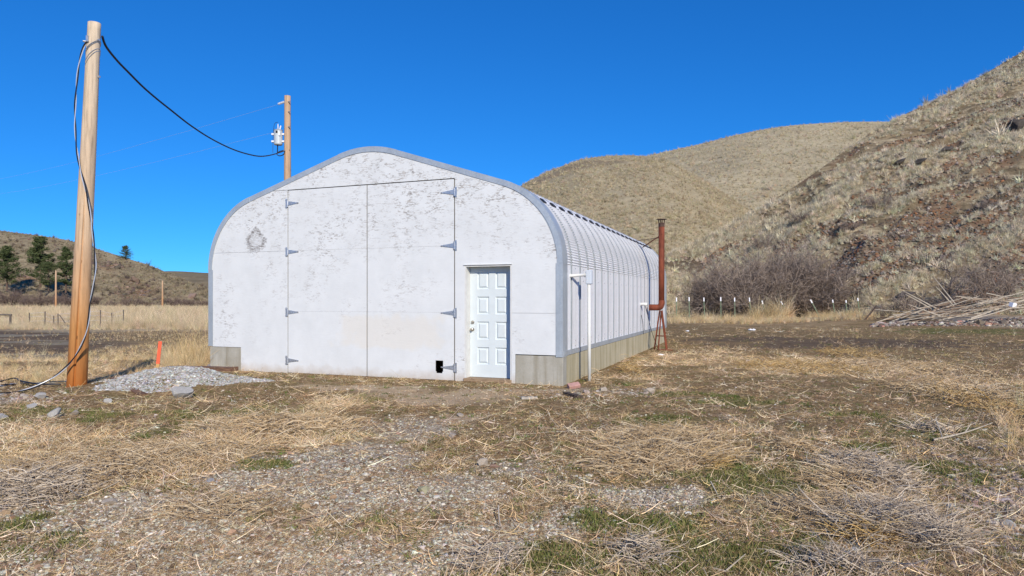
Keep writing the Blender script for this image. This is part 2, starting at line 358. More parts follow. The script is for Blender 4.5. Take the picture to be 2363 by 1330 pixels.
ZN = {
 'gravel': [(520,1300,620,120,1),(330,1200,420,60,.85),(650,1120,260,55,1),(800,1050,190,40,1),(1000,1130,300,80,.9),(1150,1230,260,90,.75),(960,985,130,25,.7),
            (1500,1140,120,32,.8),(2330,1120,120,120,.45),(2250,1010,130,20,.35),(1690,955,110,10,.6),(1600,925,120,8,.45),(60,925,110,12,.7),(1350,905,130,12,.5),(2340,750,200,10,.9)],
 'straw': [(250,1080,420,70,1),(620,1000,260,45,.9),(120,1000,250,30,.55),(760,950,180,22,.6),(1540,1040,150,45,.9),(1950,850,330,28,.9),(1650,830,220,22,.8),(2230,880,170,25,.8),
           (1520,880,120,22,.6),(1730,985,200,14,.4),(1900,1000,120,12,.5),(300,850,260,25,1),(1750,745,300,14,.7),(1900,1060,90,18,.5),(2010,1180,190,55,.75),(1370,960,120,16,.5)],
 'green': [(60,962,130,11,1),(300,960,200,10,.6),(450,985,180,12,.75),(620,950,180,10,.55),(860,937,60,7,.9),(1725,913,70,9,1),(2110,975,140,26,1),(1700,1085,190,44,1),(2160,1085,170,38,.95),(1560,1270,210,60,.85),(1960,1010,90,16,.9),
           (2350,1270,90,50,1),(1850,1275,140,36,.65),(1440,1220,180,34,.6),(520,872,50,8,.9),(640,955,140,9,.6),(1430,880,90,9,.7),(2340,1010,60,10,1),(1950,1190,80,14,.7),(2230,765,200,7,.85),(900,1200,90,14,.45),(1300,1290,140,24,.6),(780,1000,90,10,.6),(1550,905,160,10,.6),(1650,930,160,9,.6),(1500,960,120,10,.5),(1830,930,120,10,.55),(650,1075,90,8,.6),(180,1250,90,14,.5),(80,1230,60,16,.5)],
 'dirt': [(1010,918,200,22,1),(870,900,200,12,.8),(1250,905,160,10,.6),(1080,960,150,16,.5)],
 'mud': [(1950,790,330,12,1),(1620,785,120,7,.7),(2250,800,160,10,.6)],
}
def zones(X, Y):
    r = np.hypot(X, Y)
    wx = X+(fbm(X*0.9, Y*0.9, 3, 31)-0.5)*1.3*np.clip(r/9, .35, 3); wy = Y+(fbm(X*0.9, Y*0.9, 3, 41)-0.5)*1.6*np.clip(r/9, .35, 3)
    z = {k: blob(wx, wy, v) for k, v in ZN.items()}
    n = fbm(X*1.7, Y*1.7, 4, 55)
    for k in z: z[k] = np.clip(sst(0.22, 0.62, z[k]+(n-0.5)*0.75), 0, 1)
    lx, ly = blocal(X, Y)
    left = sst(15.5, 18, Y)*(X < 0)*sst(4.02+.1, 4.6, -lx)
    # left: dark muddy track then the tan field
    tr = sst(25, 28, wy)*(1-sst(44, 49, wy+0.10*(wx+14)))*(X < 2)
    gate = sst(-0.55, -0.66, X/np.maximum(Y, 1)+0.10*(fbm(X*0.25, Y*0.25, 2, 73)-0.5))
    mudp = np.clip(sst(0.40, 0.50, fbm(X*0.16+3, Y*0.40, 4, 71))*gate*sst(27, 30, Y)+0.28*sst(0.55, 0.68, fbm(X*0.2, Y*0.6, 3, 74)), 0, 1)
    z['mud'] = np.maximum(z['mud']*(r < 45), tr*np.maximum(mudp, 0.0))
    z['field'] = np.maximum(sst(46, 52, wy)*(X < 8), sst(60, 90, Y))
    z['field'] = np.maximum(z['field'], 0.75*sst(40, 46, Y)*(X > 5))
    z['pale'] = tr*(1-mudp)*gate*0.8
    z['straw'] = np.maximum(z['straw'], left*(1-sst(23, 27, wy))*0.7); z['straw'] = np.maximum(z['straw'], tr*(1-gate)*0.55*sst(0.35, 0.6, fbm(X*0.5, Y*0.5, 3, 75)))
    return z
def color_attr(me, name, arr):
    a = me.attributes.new(name, 'FLOAT', 'POINT'); a.data.foreach_set('value', np.asarray(arr, np.float32).ravel())
def ground_mat():
    m, nt, b = newmat('yard_ground'); p = N(nt, 'NewGeometry').outputs['Position']
    A = lambda k: N(nt, 'Attribute', attribute_name=k).outputs['Fac']
    n1 = noise(nt, p, 2.2, 6, 0.65); n2 = noise(nt, p, 14, 5, 0.7); n3 = noise(nt, p, 60, 3, 0.7)
    st = noise(nt, N(nt, 'Mapping', {'Vector': p, 'Scale': (18, 60, 1), 'Rotation': (0, 0, 0.3)}).outputs[0], 1, 4, 0.7, 1.0)
    c = ramp(nt, n2, [(0.32, (0.105, 0.064, 0.031)), (0.5, (0.265, 0.17, 0.085)), (0.68, (0.50, 0.35, 0.185))])
    moss = ramp(nt, n1, [(0.42, 0), (0.62, 1)])
    c = mixc(nt, N(nt, 'Math', {0: moss, 1: 0.55}, operation='MULTIPLY').outputs[0], c, ramp(nt, n3, [(0.3, (0.115, 0.095, 0.035)), (0.7, (0.235, 0.20, 0.07))]))
    straw = ramp(nt, st, [(0.3, (0.19, 0.125, 0.06)), (0.5, (0.38, 0.265, 0.135)), (0.68, (0.56, 0.41, 0.22))])
    c = mixc(nt, A('straw'), c, straw)
    vo = N(nt, 'TexVoronoi', {'Vector': p, 'Scale': 42.0}); vc = N(nt, 'SeparateColor', {'Color': vo.outputs['Color']}).outputs
    gr = ramp(nt, vc[0], [(0.0, (0.27, 0.20, 0.125)), (0.35, (0.45, 0.365, 0.26)), (0.7, (0.58, 0.49, 0.37)), (1, (0.70, 0.62, 0.50))])
    gr = mixc(nt, ramp(nt, vo.outputs['Distance'], [(0.35, 0.0), (0.75, 0.75)]), gr, (0.20, 0.14, 0.085))
    c = mixc(nt, A('gravel'), c, gr)
    dirt = ramp(nt, n2, [(0.3, (0.40, 0.285, 0.17)), (0.7, (0.56, 0.42, 0.265))])
    c = mixc(nt, A('dirt'), c, dirt)
    grn = ramp(nt, n3, [(0.3, (0.085, 0.085, 0.026)), (0.7, (0.19, 0.195, 0.06))])
    c = mixc(nt, N(nt, 'Math', {0: A('green'), 1: 0.75}, operation='MULTIPLY').outputs[0], c, grn)
    c = mixc(nt, A('pale'), c, ramp(nt, n1, [(0.3, (0.24, 0.21, 0.14)), (0.7, (0.36, 0.32, 0.24))]))
    c = mixc(nt, A('mud'), c, ramp(nt, n1, [(0.3, (0.105, 0.070, 0.042)), (0.7, (0.20, 0.145, 0.092))]))
    fs = noise(nt, N(nt, 'Mapping', {'Vector': p, 'Scale': (0.05, 0.3, 1)}).outputs[0], 1, 6, 0.7)
    c = mixc(nt, A('field'), c, ramp(nt, fs, [(0.3, (0.38, 0.295, 0.18)), (0.6, (0.52, 0.41, 0.255))]))
    nt.links.new(c, b.inputs['Base Color']); b.inputs['Roughness'].default_value = 0.95; b.inputs['Specular IOR Level'].default_value = 0.1
    h = N(nt, 'Math', {0: n2, 1: n3}, operation='ADD').outputs[0]
    bump(nt, b, h, 0.6, 0.03)
    return m
th = np.concatenate([np.arange(-180, -46, 2.2), np.arange(-46, 46, 0.22), np.arange(46, 180, 2.2)])*np.pi/180
rr = [0.6]
while rr[-1] < 60: rr.append(rr[-1]*1.0135)
while rr[-1] < 4000: rr.append(rr[-1]*1.045)
rr = np.array(rr); TH, RRR = np.meshgrid(th, rr, indexing='ij')
GX = RRR*np.sin(TH); GY = RRR*np.cos(TH); GZ = gz(GX, GY)
nth, nr = GX.shape
V = np.stack([GX, GY, GZ], -1).reshape(-1, 3); V = np.vstack([V, [[0, 0, 0]]])
idx = np.arange(nth*nr).reshape(nth, nr); nx = np.roll(idx, -1, 0)
F4 = np.stack([idx[:, :-1], idx[:, 1:], nx[:, 1:], nx[:, :-1]], -1).reshape(-1, 4)
F3 = np.stack([np.full(nth, nth*nr), idx[:, 0], nx[:, 0]], -1)
gme = np_mesh('ground', V, [F4, F3], ground_mat(), True)
zz = zones(V[:, 0], V[:, 1])
for k, a in zz.items(): color_attr(gme, k, a)
ground = tag(obj('ground', gme), kind='structure')

# ------------------------------------------------------------------ hills (each an own heightfield standing at its distance)
def hill_mat(name, lo, mid, hi, rock, sc, streak=(0, 0, 0), rockamt=0.5, bandscale=(1, 1, 1), red=(0.19, 0.11, 0.07)):
    m, nt, b = newmat(name); p = N(nt, 'NewGeometry').outputs['Position']
    v = N(nt, 'Mapping', {'Vector': p, 'Scale': bandscale, 'Rotation': streak}).outputs[0]
    n1 = noise(nt, p, sc, 8, 0.68); n2 = noise(nt, v, sc*2.2, 6, 0.7, 0.5); n3 = noise(nt, p, sc*16, 4, 0.7)
    c = ramp(nt, n2, [(0.32, lo), (0.5, mid), (0.66, hi)])
    c = mixc(nt, 0.6, c, ramp(nt, n3, [(0.32, 0.62), (0.66, 1.22)]), 'MULTIPLY')
    rk = N(nt, 'Attribute', attribute_name='rocky').outputs['Fac']
    rn = N(nt, 'Math', {0: rk, 1: N(nt, 'MapRange', {'Value': n3, 'From Min': 0.3, 'From Max': 0.6}, clamp=True).outputs[0]}, operation='MULTIPLY').outputs[0]
    rc = mixc(nt, ramp(nt, n1, [(0.45, 0), (0.58, 1)]), rock, red)
    c = mixc(nt, N(nt, 'Math', {0: rn, 1: rockamt}, operation='MULTIPLY').outputs[0], c, rc)
    nt.links.new(c, b.inputs['Base Color']); b.inputs['Roughness'].default_value = 0.95; b.inputs['Specular IOR Level'].default_value = 0.05
    bump(nt, b, N(nt, 'Math', {0: n2, 1: n3}, operation='ADD').outputs[0], 0.8, 0.25/sc*0.12)
    return m
HILLS = []
def hill(name, ridge, dist, base, mat, nq, nv, relief, shape=1.0, rocky=None):
    # ridge: (px,py) silhouette; dist/base: distances of crest and foot against px
    rx = np.array([a for a, _ in ridge], float); ry = np.array([b for _, b in ridge], float)
    P = np.linspace(rx[0], rx[-1], nq); Q = (P-CX)/FPX
    def it(T): return np.interp(P, [a for a, _ in T], [b for _, b in T])
    sm = lambda a: np.convolve(np.pad(a, 6, mode='edge'), np.ones(13)/13, 'valid')
    ZR = sm(it(dist)); ZB = sm(it(base)); E = (HY-sm(np.interp(P, rx, ry)))/FPX
    HR = EYE+E*ZR
    v = np.concatenate([np.linspace(0, 1, nv), 1+np.linspace(0.04, 1.0, nv//3)])
    vv = v[None, :]
    D = ZB[:, None]+(ZR-ZB)[:, None]*vv
    g = np.where(vv <= 1, np.clip(vv, 0, 1)**shape, 1-(vv-1)*(vv-1)*0.75-0.10*(vv-1))
    X = Q[:, None]*D; Y = D+0*X
    B = -1.6
    Zg = B+(HR[:, None]-B)*g
    fade = np.sin(np.pi*np.clip(vv, 0, 1))**0.6*(vv < 1)+0.25*(vv >= 1)*0
    Zg = Zg+relief(X, Y, vv+0*X, P[:, None]+0*X)*fade
    n, k = X.shape
    me = np_mesh(name, np.stack([X, Y, Zg], -1).reshape(-1, 3), [np.stack([(i := np.arange(n*k).reshape(n, k))[:-1, :-1], i[1:, :-1], i[1:, 1:], i[:-1, 1:]], -1).reshape(-1, 4)], mat, True)
    rk = rocky(X, Y, vv+0*X, P[:, None]+0*X) if rocky is not None else np.zeros_like(X)
    color_attr(me, 'rocky', rk)
    HILLS.append((X, Y, Zg, rk, nv))
    return tag(obj(name, me), kind='structure')
RB = [(2340,300,45,30,1),(2190,350,45,22,.8),(2120,340,60,20,.6),(2060,380,120,16,.6),(2240,425,90,30,.8),(2120,500,110,26,1),(1990,590,90,36,1),(1930,545,60,18,.6),(1780,600,60,16,.5),(2330,610,80,50,.9),(2020,440,100,14,.55),(1900,470,80,12,.5),
      (1720,520,60,12,.6),(1830,450,60,8,.7),(2220,560,60,25,.5),(2080,570,90,14,.5),(2300,470,70,20,.6),(1650,590,60,10,.5),(1960,350,60,10,.5),(1850,420,50,6,.7)]
def strk(X, Y): return 0.989*Y-0.15*X      # runs across the slope, square to its grass streaks
def streakf(X, Y): return 0.65*fbm(X*0.05+4, strk(X, Y)*0.42, 4, 81)+0.35*fbm(X*0.16, strk(X, Y)*1.1, 3, 181)
def right_rocky(X, Y, v, P):
    py = HY-(RZtmp(X, Y, v, P)-EYE)/Y*FPX
    o = np.zeros_like(X); w = (fbm(X*0.2, Y*0.2, 3, 61)-0.5)*90
    for (px, y0, rx, ry, wt) in RB:
        a = (P+w*0.6-px)*0.88-(py-y0)*0.47; b = (P+w*0.3-px)*0.47+(py-y0)*0.88
        o = np.maximum(o, wt*np.exp(-((a/(rx*1.15))**2+(b/(ry*0.85))**2)))
    o = o+0.7*sst(0.52, 0.64, fbm(X*0.05, strk(X, Y)*0.35, 3, 62))
    return np.clip(sst(0.25, 0.7, o+(fbm(X*0.6, Y*0.6, 3, 63)-0.5)*0.8), 0, 1)
RR_ridge = [(1480,640),(1545,592),(1600,567),(1660,535),(1700,510),(1760,478),(1800,452),(1850,420),(1900,385),(1950,347),(2000,314),(2050,284),(2100,258),(2150,236),(2200,212),(2260,178),(2320,143),(2363,117),(2480,60),(2700,-30),(3000,-120)]
RR_d = [(1480,60),(1545,68),(1900,76),(2363,98),(3000,130)]; RR_b = [(1480,56),(1600,60),(1800,53),(2000,45),(2363,41),(3000,40)]
def RZtmp(X, Y, v, P):
    return np.interp(np.clip(v, 0, 1), [0, 1], [0, 1])*0+(-1.6+(EYE+(HY-np.interp(P, [a for a, _ in RR_ridge], [b for _, b in RR_ridge]))/FPX*np.interp(P, [a for a, _ in RR_d], [b for _, b in RR_d])+1.6)*np.clip(v, 0, 1)**0.9)
def right_relief(X, Y, v, P):
    return (streakf(X, Y)-0.5)*3.4+(fbm(X*0.25, Y*0.25, 4, 82)-0.5)*1.6+(fbm(X*0.8, Y*0.8, 3, 84)-0.5)*0.6
hill('hillside', RR_ridge, RR_d, RR_b,
     hill_mat('near_hillside_ground', (0.095, 0.074, 0.047), (0.20, 0.155, 0.095), (0.42, 0.345, 0.225), (0.075, 0.06, 0.047), 0.22, (0, R(-32), R(-20)), 0.95, (0.5, 1, 2.6)),
     620, 190, right_relief, 0.9, right_rocky)
mm = hill_mat('dry_grass_hill', (0.29, 0.24, 0.15), (0.37, 0.31, 0.20), (0.43, 0.365, 0.24), (0.13, 0.09, 0.06), 0.06, (0, 0.3, 0.4), 0.7, (1, 1, 2))
def mid_relief(X, Y, v, P): return (fbm(X*0.03, Y*0.03, 3, 91)-0.5)*5+(fbm(X*0.12, Y*0.12, 3, 92)-0.5)*1.5
def mid_rocky(X, Y, v, P):
    o = 0.9*np.exp(-(((P-1290)/90)**2+((v-0.90)/0.07)**2))+0.5*np.exp(-(((P-1400)/90)**2+((v-0.86)/0.04)**2))
    return np.clip(sst(0.25, 0.6, o+(fbm(X*0.2, Y*0.2, 3, 94)-0.5)*0.8), 0, 1)
hill('hill', [(900,640),(1050,530),(1150,462),(1205,427),(1250,403),(1320,374),(1360,364),(1400,360),(1450,358),(1510,362),(1570,385),(1640,425),(1720,480),(1800,540),(1900,620),(1980,680)],
     [(900,170),(1400,185),(1700,170),(1980,120)], [(900,85),(1500,88),(1980,95)], mm, 260, 130, mid_relief, 0.85, mid_rocky)
mr = hill_mat('pale_dry_grass_hill', (0.34, 0.285, 0.185), (0.42, 0.355, 0.23), (0.47, 0.40, 0.27), (0.15, 0.10, 0.07), 0.035, (0, 0.15, 0.2), 0.5, (0.5, 0.6, 3))
def rear_relief(X, Y, v, P): return (fbm(X*0.012, Y*0.012, 3, 101)-0.5)*9+(fbm(X*0.06, Y*0.06, 3, 102)-0.5)*2.0
hill('hill', [(1250,470),(1400,385),(1510,356),(1560,345),(1620,332),(1700,311),(1760,299),(1820,290),(1900,284),(1980,281),(2060,281),(2200,290),(2400,320),(2700,400)],
     [(1250,330),(2060,330),(2700,300)], [(1250,170),(2700,150)], mr, 260, 130, rear_relief, 0.8)
ml = hill_mat('left_ridge_ground', (0.18, 0.145, 0.09), (0.27, 0.22, 0.14), (0.36, 0.295, 0.19), (0.105, 0.07, 0.05), 0.055, (0, 0.5, 0.3), 0.9, (1, 1, 2.2), (0.24, 0.12, 0.06))
def left_rocky(X, Y, v, P):
    o = 0.8*np.exp(-(((P-320)/90)**2+((v-0.35)/0.2)**2))+0.7*np.exp(-(((P-240)/60)**2+((v-0.75)/0.12)**2))+0.5*np.exp(-(((P-60)/80)**2+((v-0.3)/0.1)**2))
    return np.clip(sst(0.2, 0.65, o+(fbm(X*0.09, Y*0.09, 4, 113)-0.5)*0.9), 0, 1)
def left_relief(X, Y, v, P): return (fbm(X*0.03, Y*0.03, 4, 111)-0.5)*8-np.abs(fbm(X*0.09, Y*0.09, 3, 112)-0.5)*5
hill('ridge', [(-700,470),(-300,505),(-100,525),(0,533),(60,540),(120,548),(170,557),(240,580),(290,596),(330,608),(365,620),(400,636),(450,655),(520,678),(560,690)],
     [(-700,290),(0,300),(300,290),(560,260)], [(-700,205),(0,222),(560,246)], ml, 300, 110, left_relief, 0.85, left_rocky)
mf = hill_mat('far_ridge_ground', (0.20, 0.155, 0.09), (0.25, 0.20, 0.12), (0.30, 0.24, 0.15), (0.13, 0.1, 0.07), 0.03, (0, 0, 0), 0.4)
hill('ridge', [(250,640),(330,629),(385,626),(430,628),(480,631),(600,634),(800,640),(1000,636),(1200,620),(1300,600)],
     [(250,520),(1300,520)], [(250,330),(1300,330)], mf, 160, 50, rear_relief, 0.85)

# ------------------------------------------------------------------ barn
barn = empty('arch_barn', BO, BROT, 'white fronted arch roofed steel barn with double doors on a concrete footing', 'barn')
def arch(dh=0.0, npk=10):                 # outline from right foot over the peak to the left foot, dh = inset
    pts = []; Rr = 1.6; a72 = R(72)
    hw = BHW
    for i in range(25):
        a = a72*i/24; pts.append((hw-Rr*(1-math.cos(a)), 2.13+Rr*math.sin(a)))
    xs, zs = pts[-1]; sl = math.tan(R(18)); Rp = 0.66/math.sin(R(18))
    z1 = zs+(xs-0.66)*sl; zc = z1-Rp*math.cos(R(18))
    for i in range(npk):
        a = R(18)*(1-i/npk); pts.append((Rp*math.sin(a), zc+Rp*math.cos(a)))
    pts.append((0, zc+Rp))
    full = [(hw, 0.47)]+pts; full = full+[(-x, z) for x, z in full[-2::-1]]
    if dh:
        out = []
        for i, (x, z) in enumerate(full):
            a = full[max(i-1, 0)]; c = full[min(i+1, len(full)-1)]
            tx, tz = c[0]-a[0], c[1]-a[1]; l = math.hypot(tx, tz); out.append((x-tz/l*dh, z+tx/l*dh))
        # tangent runs right->left, inward normal is (-tz, tx)
        return out
    return full
def clip(poly, ax, val, keep_less):
    out = []
    for i in range(len(poly)):
        p, q = poly[i-1], poly[i]; ip = (p[ax] <= val) == keep_less; iq = (q[ax] <= val) == keep_less
        if ip != iq:
            t = (val-p[ax])/(q[ax]-p[ax]); out.append((p[0]+(q[0]-p[0])*t, p[1]+(q[1]-p[1])*t))
        if iq: out.append(q)
    return out
def rect_arch(x0, x1, z0, z1, inset=0.072):
    a = arch(inset); poly = [(x, z) for x, z in a]
    poly = [(poly[0][0], -0.1)]+poly+[(poly[-1][0], -0.1)]
    for ax, v, k in ((0, x0, False), (0, x1, True), (1, z0, False), (1, z1, True)): poly = clip(poly, ax, v, k)
    return poly
T = lambda t: 4.02-t
G = 0.0022
PT = 0.018
def panel(polys, name='wall_panel', parent=barn, y=0.0, mat=None):
    mb = MB()
    for p in polys: mb.prism(p, y, y+PT)
    return mb.build(name, mat or M['osb'], parent)
ZT = 3.757; ZS1, ZS2 = 1.243, 2.495
xl, xm, xr = T(5.925), T(4.01), T(2.10)
GD = 0.011
# left fixed panels
panel([rect_arch(-5, xl-GD, 0.462, ZS2-G), rect_arch(T(7.155), xl-GD, -0.055, 0.462)])
panel([rect_arch(-5, xl-GD, ZS2+G, ZT-G)])
panel([rect_arch(-5, T(3.0)-G, ZT+G+0.004, 5)])
panel([rect_arch(T(3.0)+G, T(2.10), ZT+G+0.004, 5)])
D0, D1, DZ = T(1.893), T(0.955), 2.125
panel([rect_arch(xr+GD, 5, DZ, 3.75), rect_arch(T(2.10)+0.001, 5, 3.75, 5), rect_arch(xr+GD, D0, -0.055, DZ), rect_arch(D1, 5, ZS1+G, DZ)])
panel([rect_arch(D1, 5, 0.50, ZS1-G)])
panel([[(D1, -0.075), (T(0.885), -0.075), (T(0.885), 0.50), (D1, 0.50)]], 'trim_board', y=-0.004)
# framing right behind the seams so that they read as dark joints
fr = MB()
for x in (xl, xm, xr, T(3.0)): fr.box((x-0.05, PT+0.012, 0.0), (x+0.05, PT+0.10, 4.2 if abs(x) < 1.2 else 3.72))
for z in (ZS1, ZS2, ZT): fr.box((-3.3 if z < 3 else -2.2, PT+0.101, z-0.05), (xr+0.6 if z > 2 else 1.9, PT+0.18, z+0.05))
fr.build('framing', M['dark_timber'], barn)
# double doors
CATX0, CATX1, CATZ0, CATZ1 = T(2.50), T(2.335), 0.095, 0.335
for side in (0, 1):
    x0, x1 = (xl+GD, xm-GD) if side == 0 else (xm+GD, xr-GD)
    st = MB()
    for xx in (x0+0.02, x1-0.11): st.box((xx, PT+0.001, -0.02), (xx+0.09, PT+0.010, ZT-0.03))
    door = st.build('barn_door', M['dark_timber'], barn)
    zr = [(-0.028, ZS1), (ZS1+0.002, ZS2), (ZS2+0.002, ZT-0.012)]
    for k, (za, zb) in enumerate(zr):
        if side == 1 and k == 0:
            ps = [[(x0, CATZ1), (x1, CATZ1), (x1, zb), (x0, zb)], [(x0, za), (x1, za), (x1, CATZ0), (x0, CATZ0)],
                  [(x0, CATZ0), (CATX0, CATZ0), (CATX0, CATZ1), (x0, CATZ1)], [(CATX1, CATZ0), (x1, CATZ0), (x1, CATZ1), (CATX1, CATZ1)]]
        else: ps = [[(x0, za), (x1, za), (x1, zb), (x0, zb)]]
        panel(ps, 'door_panel', door, y=-0.002 if k != 1 else 0.0)
    if side == 1:                          # little frame of the cat hole with its rounded lower corners
        cx0, cx1 = CATX0, CATX1
        for xx, s in ((cx0, 1), (cx1, -1)):
            MB().box((min(xx, xx+s*0.016), -0.004, CATZ0), (max(xx, xx+s*0.016), PT+0.004, CATZ0+0.03)).build('cat_hole_edge', M['osb'], door)
    sgn = 1 if side == 0 else -1; xh = xl if side == 0 else xr
    for zc in ((3.48, 2.475, 1.225, 0.225) if side == 0 else (3.50, 2.50, 1.235, 0.21)):
        h = MB()
        xa, xb = sorted((xh-sgn*0.012, xh-sgn*0.052)); h.box((xa, -0.012, zc-0.095), (xb, -0.004, zc+0.095))
        h.tube([(xh, -0.016, zc-0.075), (xh, -0.016, zc+0.075)], 0.013, 8)
        h.prism([(xh+sgn*0.012, zc-0.045), (xh+sgn*0.26, zc-0.010), (xh+sgn*0.26, zc+0.010), (xh+sgn*0.012, zc+0.045)][::sgn], -0.012, -0.0045)
        h.tube([(xh+sgn*0.25, -0.010, zc), (xh+sgn*0.275, -0.010, zc)], 0.014, 8)
        for bx_, bz_ in ((xh-sgn*0.039, 0.07), (xh-sgn*0.039, -0.07), (xh+sgn*0.08, 0), (xh+sgn*0.2, 0)):
            h.tube([(bx_, -0.012, zc+bz_), (bx_, -0.022, zc+bz_)], 0.011, 6)
        h.build('hinge', M['zinc'], door)
# man door
DY = 0.185
jb = MB()
jb.box((D0, 0.002, 0.03), (D0+0.028, DY+0.05, DZ-0.028)); jb.box((D1-0.028, 0.002, 0.03), (D1, DY+0.05, DZ-0.028)); jb.box((D0, 0.002, DZ-0.028), (D1, DY+0.05, DZ))
jb.box((D0-0.016, -0.022, DZ+0.001), (D1+0.010, 0.0, DZ+0.010))
frame = jb.build('door_frame', M['jamb'], barn)
th_ = MB(); th_.box((D0-0.01, -0.035, -0.03), (D1, DY+0.05, 0.028)); th_.build('threshold', M['bare_wood'], barn, bevel=0.005)
x0, x1, z0, z1 = D0+0.031, D1-0.031, 0.034, DZ-0.033
pw = (x1-x0); cols = [(x0+0.165*pw, x0+0.44*pw), (x0+0.585*pw, x0+0.86*pw)]
hh = z1-z0; rows = [(z0+hh*a, z0+hh*b) for a, b in ((0.115, 0.272), (0.342, 0.505), (0.571, 0.732), (0.80, 0.962))]
leaf = MB()
xs = [x0, cols[0][0], cols[0][1], cols[1][0], cols[1][1], x1]
for a, b in ((0, 1), (2, 3), (4, 5)): leaf.box((xs[a], DY, z0), (xs[b], DY+0.04, z1))
zs = [z0]+[v for r_ in rows for v in r_]+[z1]
for c in cols:
    for k in range(0, 10, 2): leaf.box((c[0], DY, zs[k]), (c[1], DY+0.04, zs[k+1]))
dl = leaf.build('entry_door', M['door'], barn)
for c in cols:
    for r_ in rows:
        p = MB(); (a, b), (e, g) = c, r_
        def ring(i, y): return [(a+i, DY+y, e+i), (b-i, DY+y, e+i), (b-i, DY+y, g-i), (a+i, DY+y, g-i)]
        Vv = ring(0, 0.0005)+ring(0.012, 0.022)+ring(0.026, 0.024)+ring(0.055, 0.004)
        Ff = [(k*4+j, k*4+(j+1) % 4, k*4+4+(j+1) % 4, k*4+4+j) for k in range(3) for j in range(4)]+[(12, 13, 14, 15)]
        p.add(Vv, Ff).build('door_panel', M['door'], dl)
kx = x0+0.055
for zc, nm in ((1.06, 'deadbolt'), (0.925, 'knob')):
    k = MB(); k.tube([(kx, DY, zc), (kx, DY-0.012, zc), (kx, DY-0.014, zc)], [0.033, 0.033, 0.02], 14)
    if nm == 'knob': k.tube([(kx, DY-0.012, zc), (kx, DY-0.035, zc), (kx, DY-0.045, zc), (kx, DY-0.062, zc), (kx, DY-0.07, zc)], [0.012, 0.013, 0.027, 0.029, 0.014], 14)
    else: k.tube([(kx, DY-0.012, zc), (kx, DY-0.03, zc)], [0.024, 0.022], 14)
    k.build(nm, M['brass'], dl, smooth=False)
# steel arch panels
def arch_path():
    p = [(BHW, 0.50, 0), (BHW, 1.2, 0), (BHW, 2.12, 0)]
    Rr = 1.6; n = 100
    for i in range(n+1):
        a = R(44)*i/n; d = 0.014*math.cos(2*math.pi*i/4)  # crimps every 4 samples (about 47 mm)
        p.append((BHW-Rr+(Rr+d)*math.cos(a), 2.13+(Rr+d)*math.sin(a), 1))
    for a in (R(45.5), R(50), R(57), R(64), R(72)): p.append((BHW-Rr+Rr*math.cos(a), 2.13+Rr*math.sin(a), 2))
    xs_, zs_ = BHW-Rr*(1-math.cos(R(72))), 2.13+Rr*math.sin(R(72))
    sl = math.tan(R(18)); z1_ = zs_+(xs_-0.66)*sl; Rp = 0.66/math.sin(R(18)); zc = z1_-Rp*math.cos(R(18))
    for t in (0.5,): p.append((xs_+(0.66-xs_)*t, zs_+(z1_-zs_)*t, 2))
    for i in range(9):
        a = R(18)*(1-i/8); p.append((Rp*math.sin(a), zc+Rp*math.cos(a), 2))
    return p
PA = arch_path(); PA = PA+[(-x, z, k) for x, z, k in PA[-2::-1]]
PA = np.array(PA); PZ = PA[:, :2]
Tn = np.gradient(PZ, axis=0); Tn /= np.linalg.norm(Tn, axis=1, keepdims=True)
INW = np.stack([-Tn[:, 1], Tn[:, 0]], 1)
# smooth the normals of the crimped part so that ribs stay parallel
for _ in range(4): INW = (np.roll(INW, 1, 0)+INW+np.roll(INW, -1, 0))/3; INW /= np.linalg.norm(INW, axis=1, keepdims=True); INW[0] = INW[1] = (-1, 0); INW[-1] = INW[-2] = (1, 0)
PROF = [(0.0, 0.0), (0.505, 0.0), (0.511, 0.006), (0.525, 0.13), (0.532, 0.14), (0.585, 0.14), (0.592, 0.13), (0.609, 0.006)]
PIT = BL/21
PROF = [(s*PIT/0.61, d) for s, d in PROF]
def roof_mesh():
    n = len(PZ); m_ = len(PROF); V_ = np.zeros((n, m_, 3))
    for j, (s, d) in enumerate(PROF):
        V_[:, j, 0] = PZ[:, 0]+INW[:, 0]*d; V_[:, j, 1] = s; V_[:, j, 2] = PZ[:, 1]+INW[:, 1]*d
    i = np.arange(n*m_).reshape(n, m_)
    return np_mesh('roof_panel', V_.reshape(-1, 3), [np.stack([i[:-1, :-1], i[:-1, 1:], i[1:, 1:], i[1:, :-1]], -1).reshape(-1, 4)], M['steel'])
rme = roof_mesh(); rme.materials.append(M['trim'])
for p_ in rme.polygons: p_.material_index = 0 if p_.index % (len(PROF)-1) == 0 else 1  # webs and valleys get the darker trim steel, shade painted between the flats
def bolts_mesh():
    mb = MB()
    for z in (0.62, 0.72, 1.85, 2.07):
        mb.tube([(BHW-0.002, 0.2, z), (BHW+0.010, 0.2, z)], 0.012, 6)
    for s_ in (0.06, 0.25, 0.42):
        a = R(64); mb.tube([(BHW-1.6+1.595*math.cos(a), s_, 2.13+1.595*math.sin(a)), (BHW-1.6+1.615*math.cos(a), s_, 2.13+1.615*math.sin(a))], 0.011, 6)
    o = mb.build('bolts', M['zinc'], barn); me = o.data; bpy.data.objects.remove(o); return me
bme = bolts_mesh()
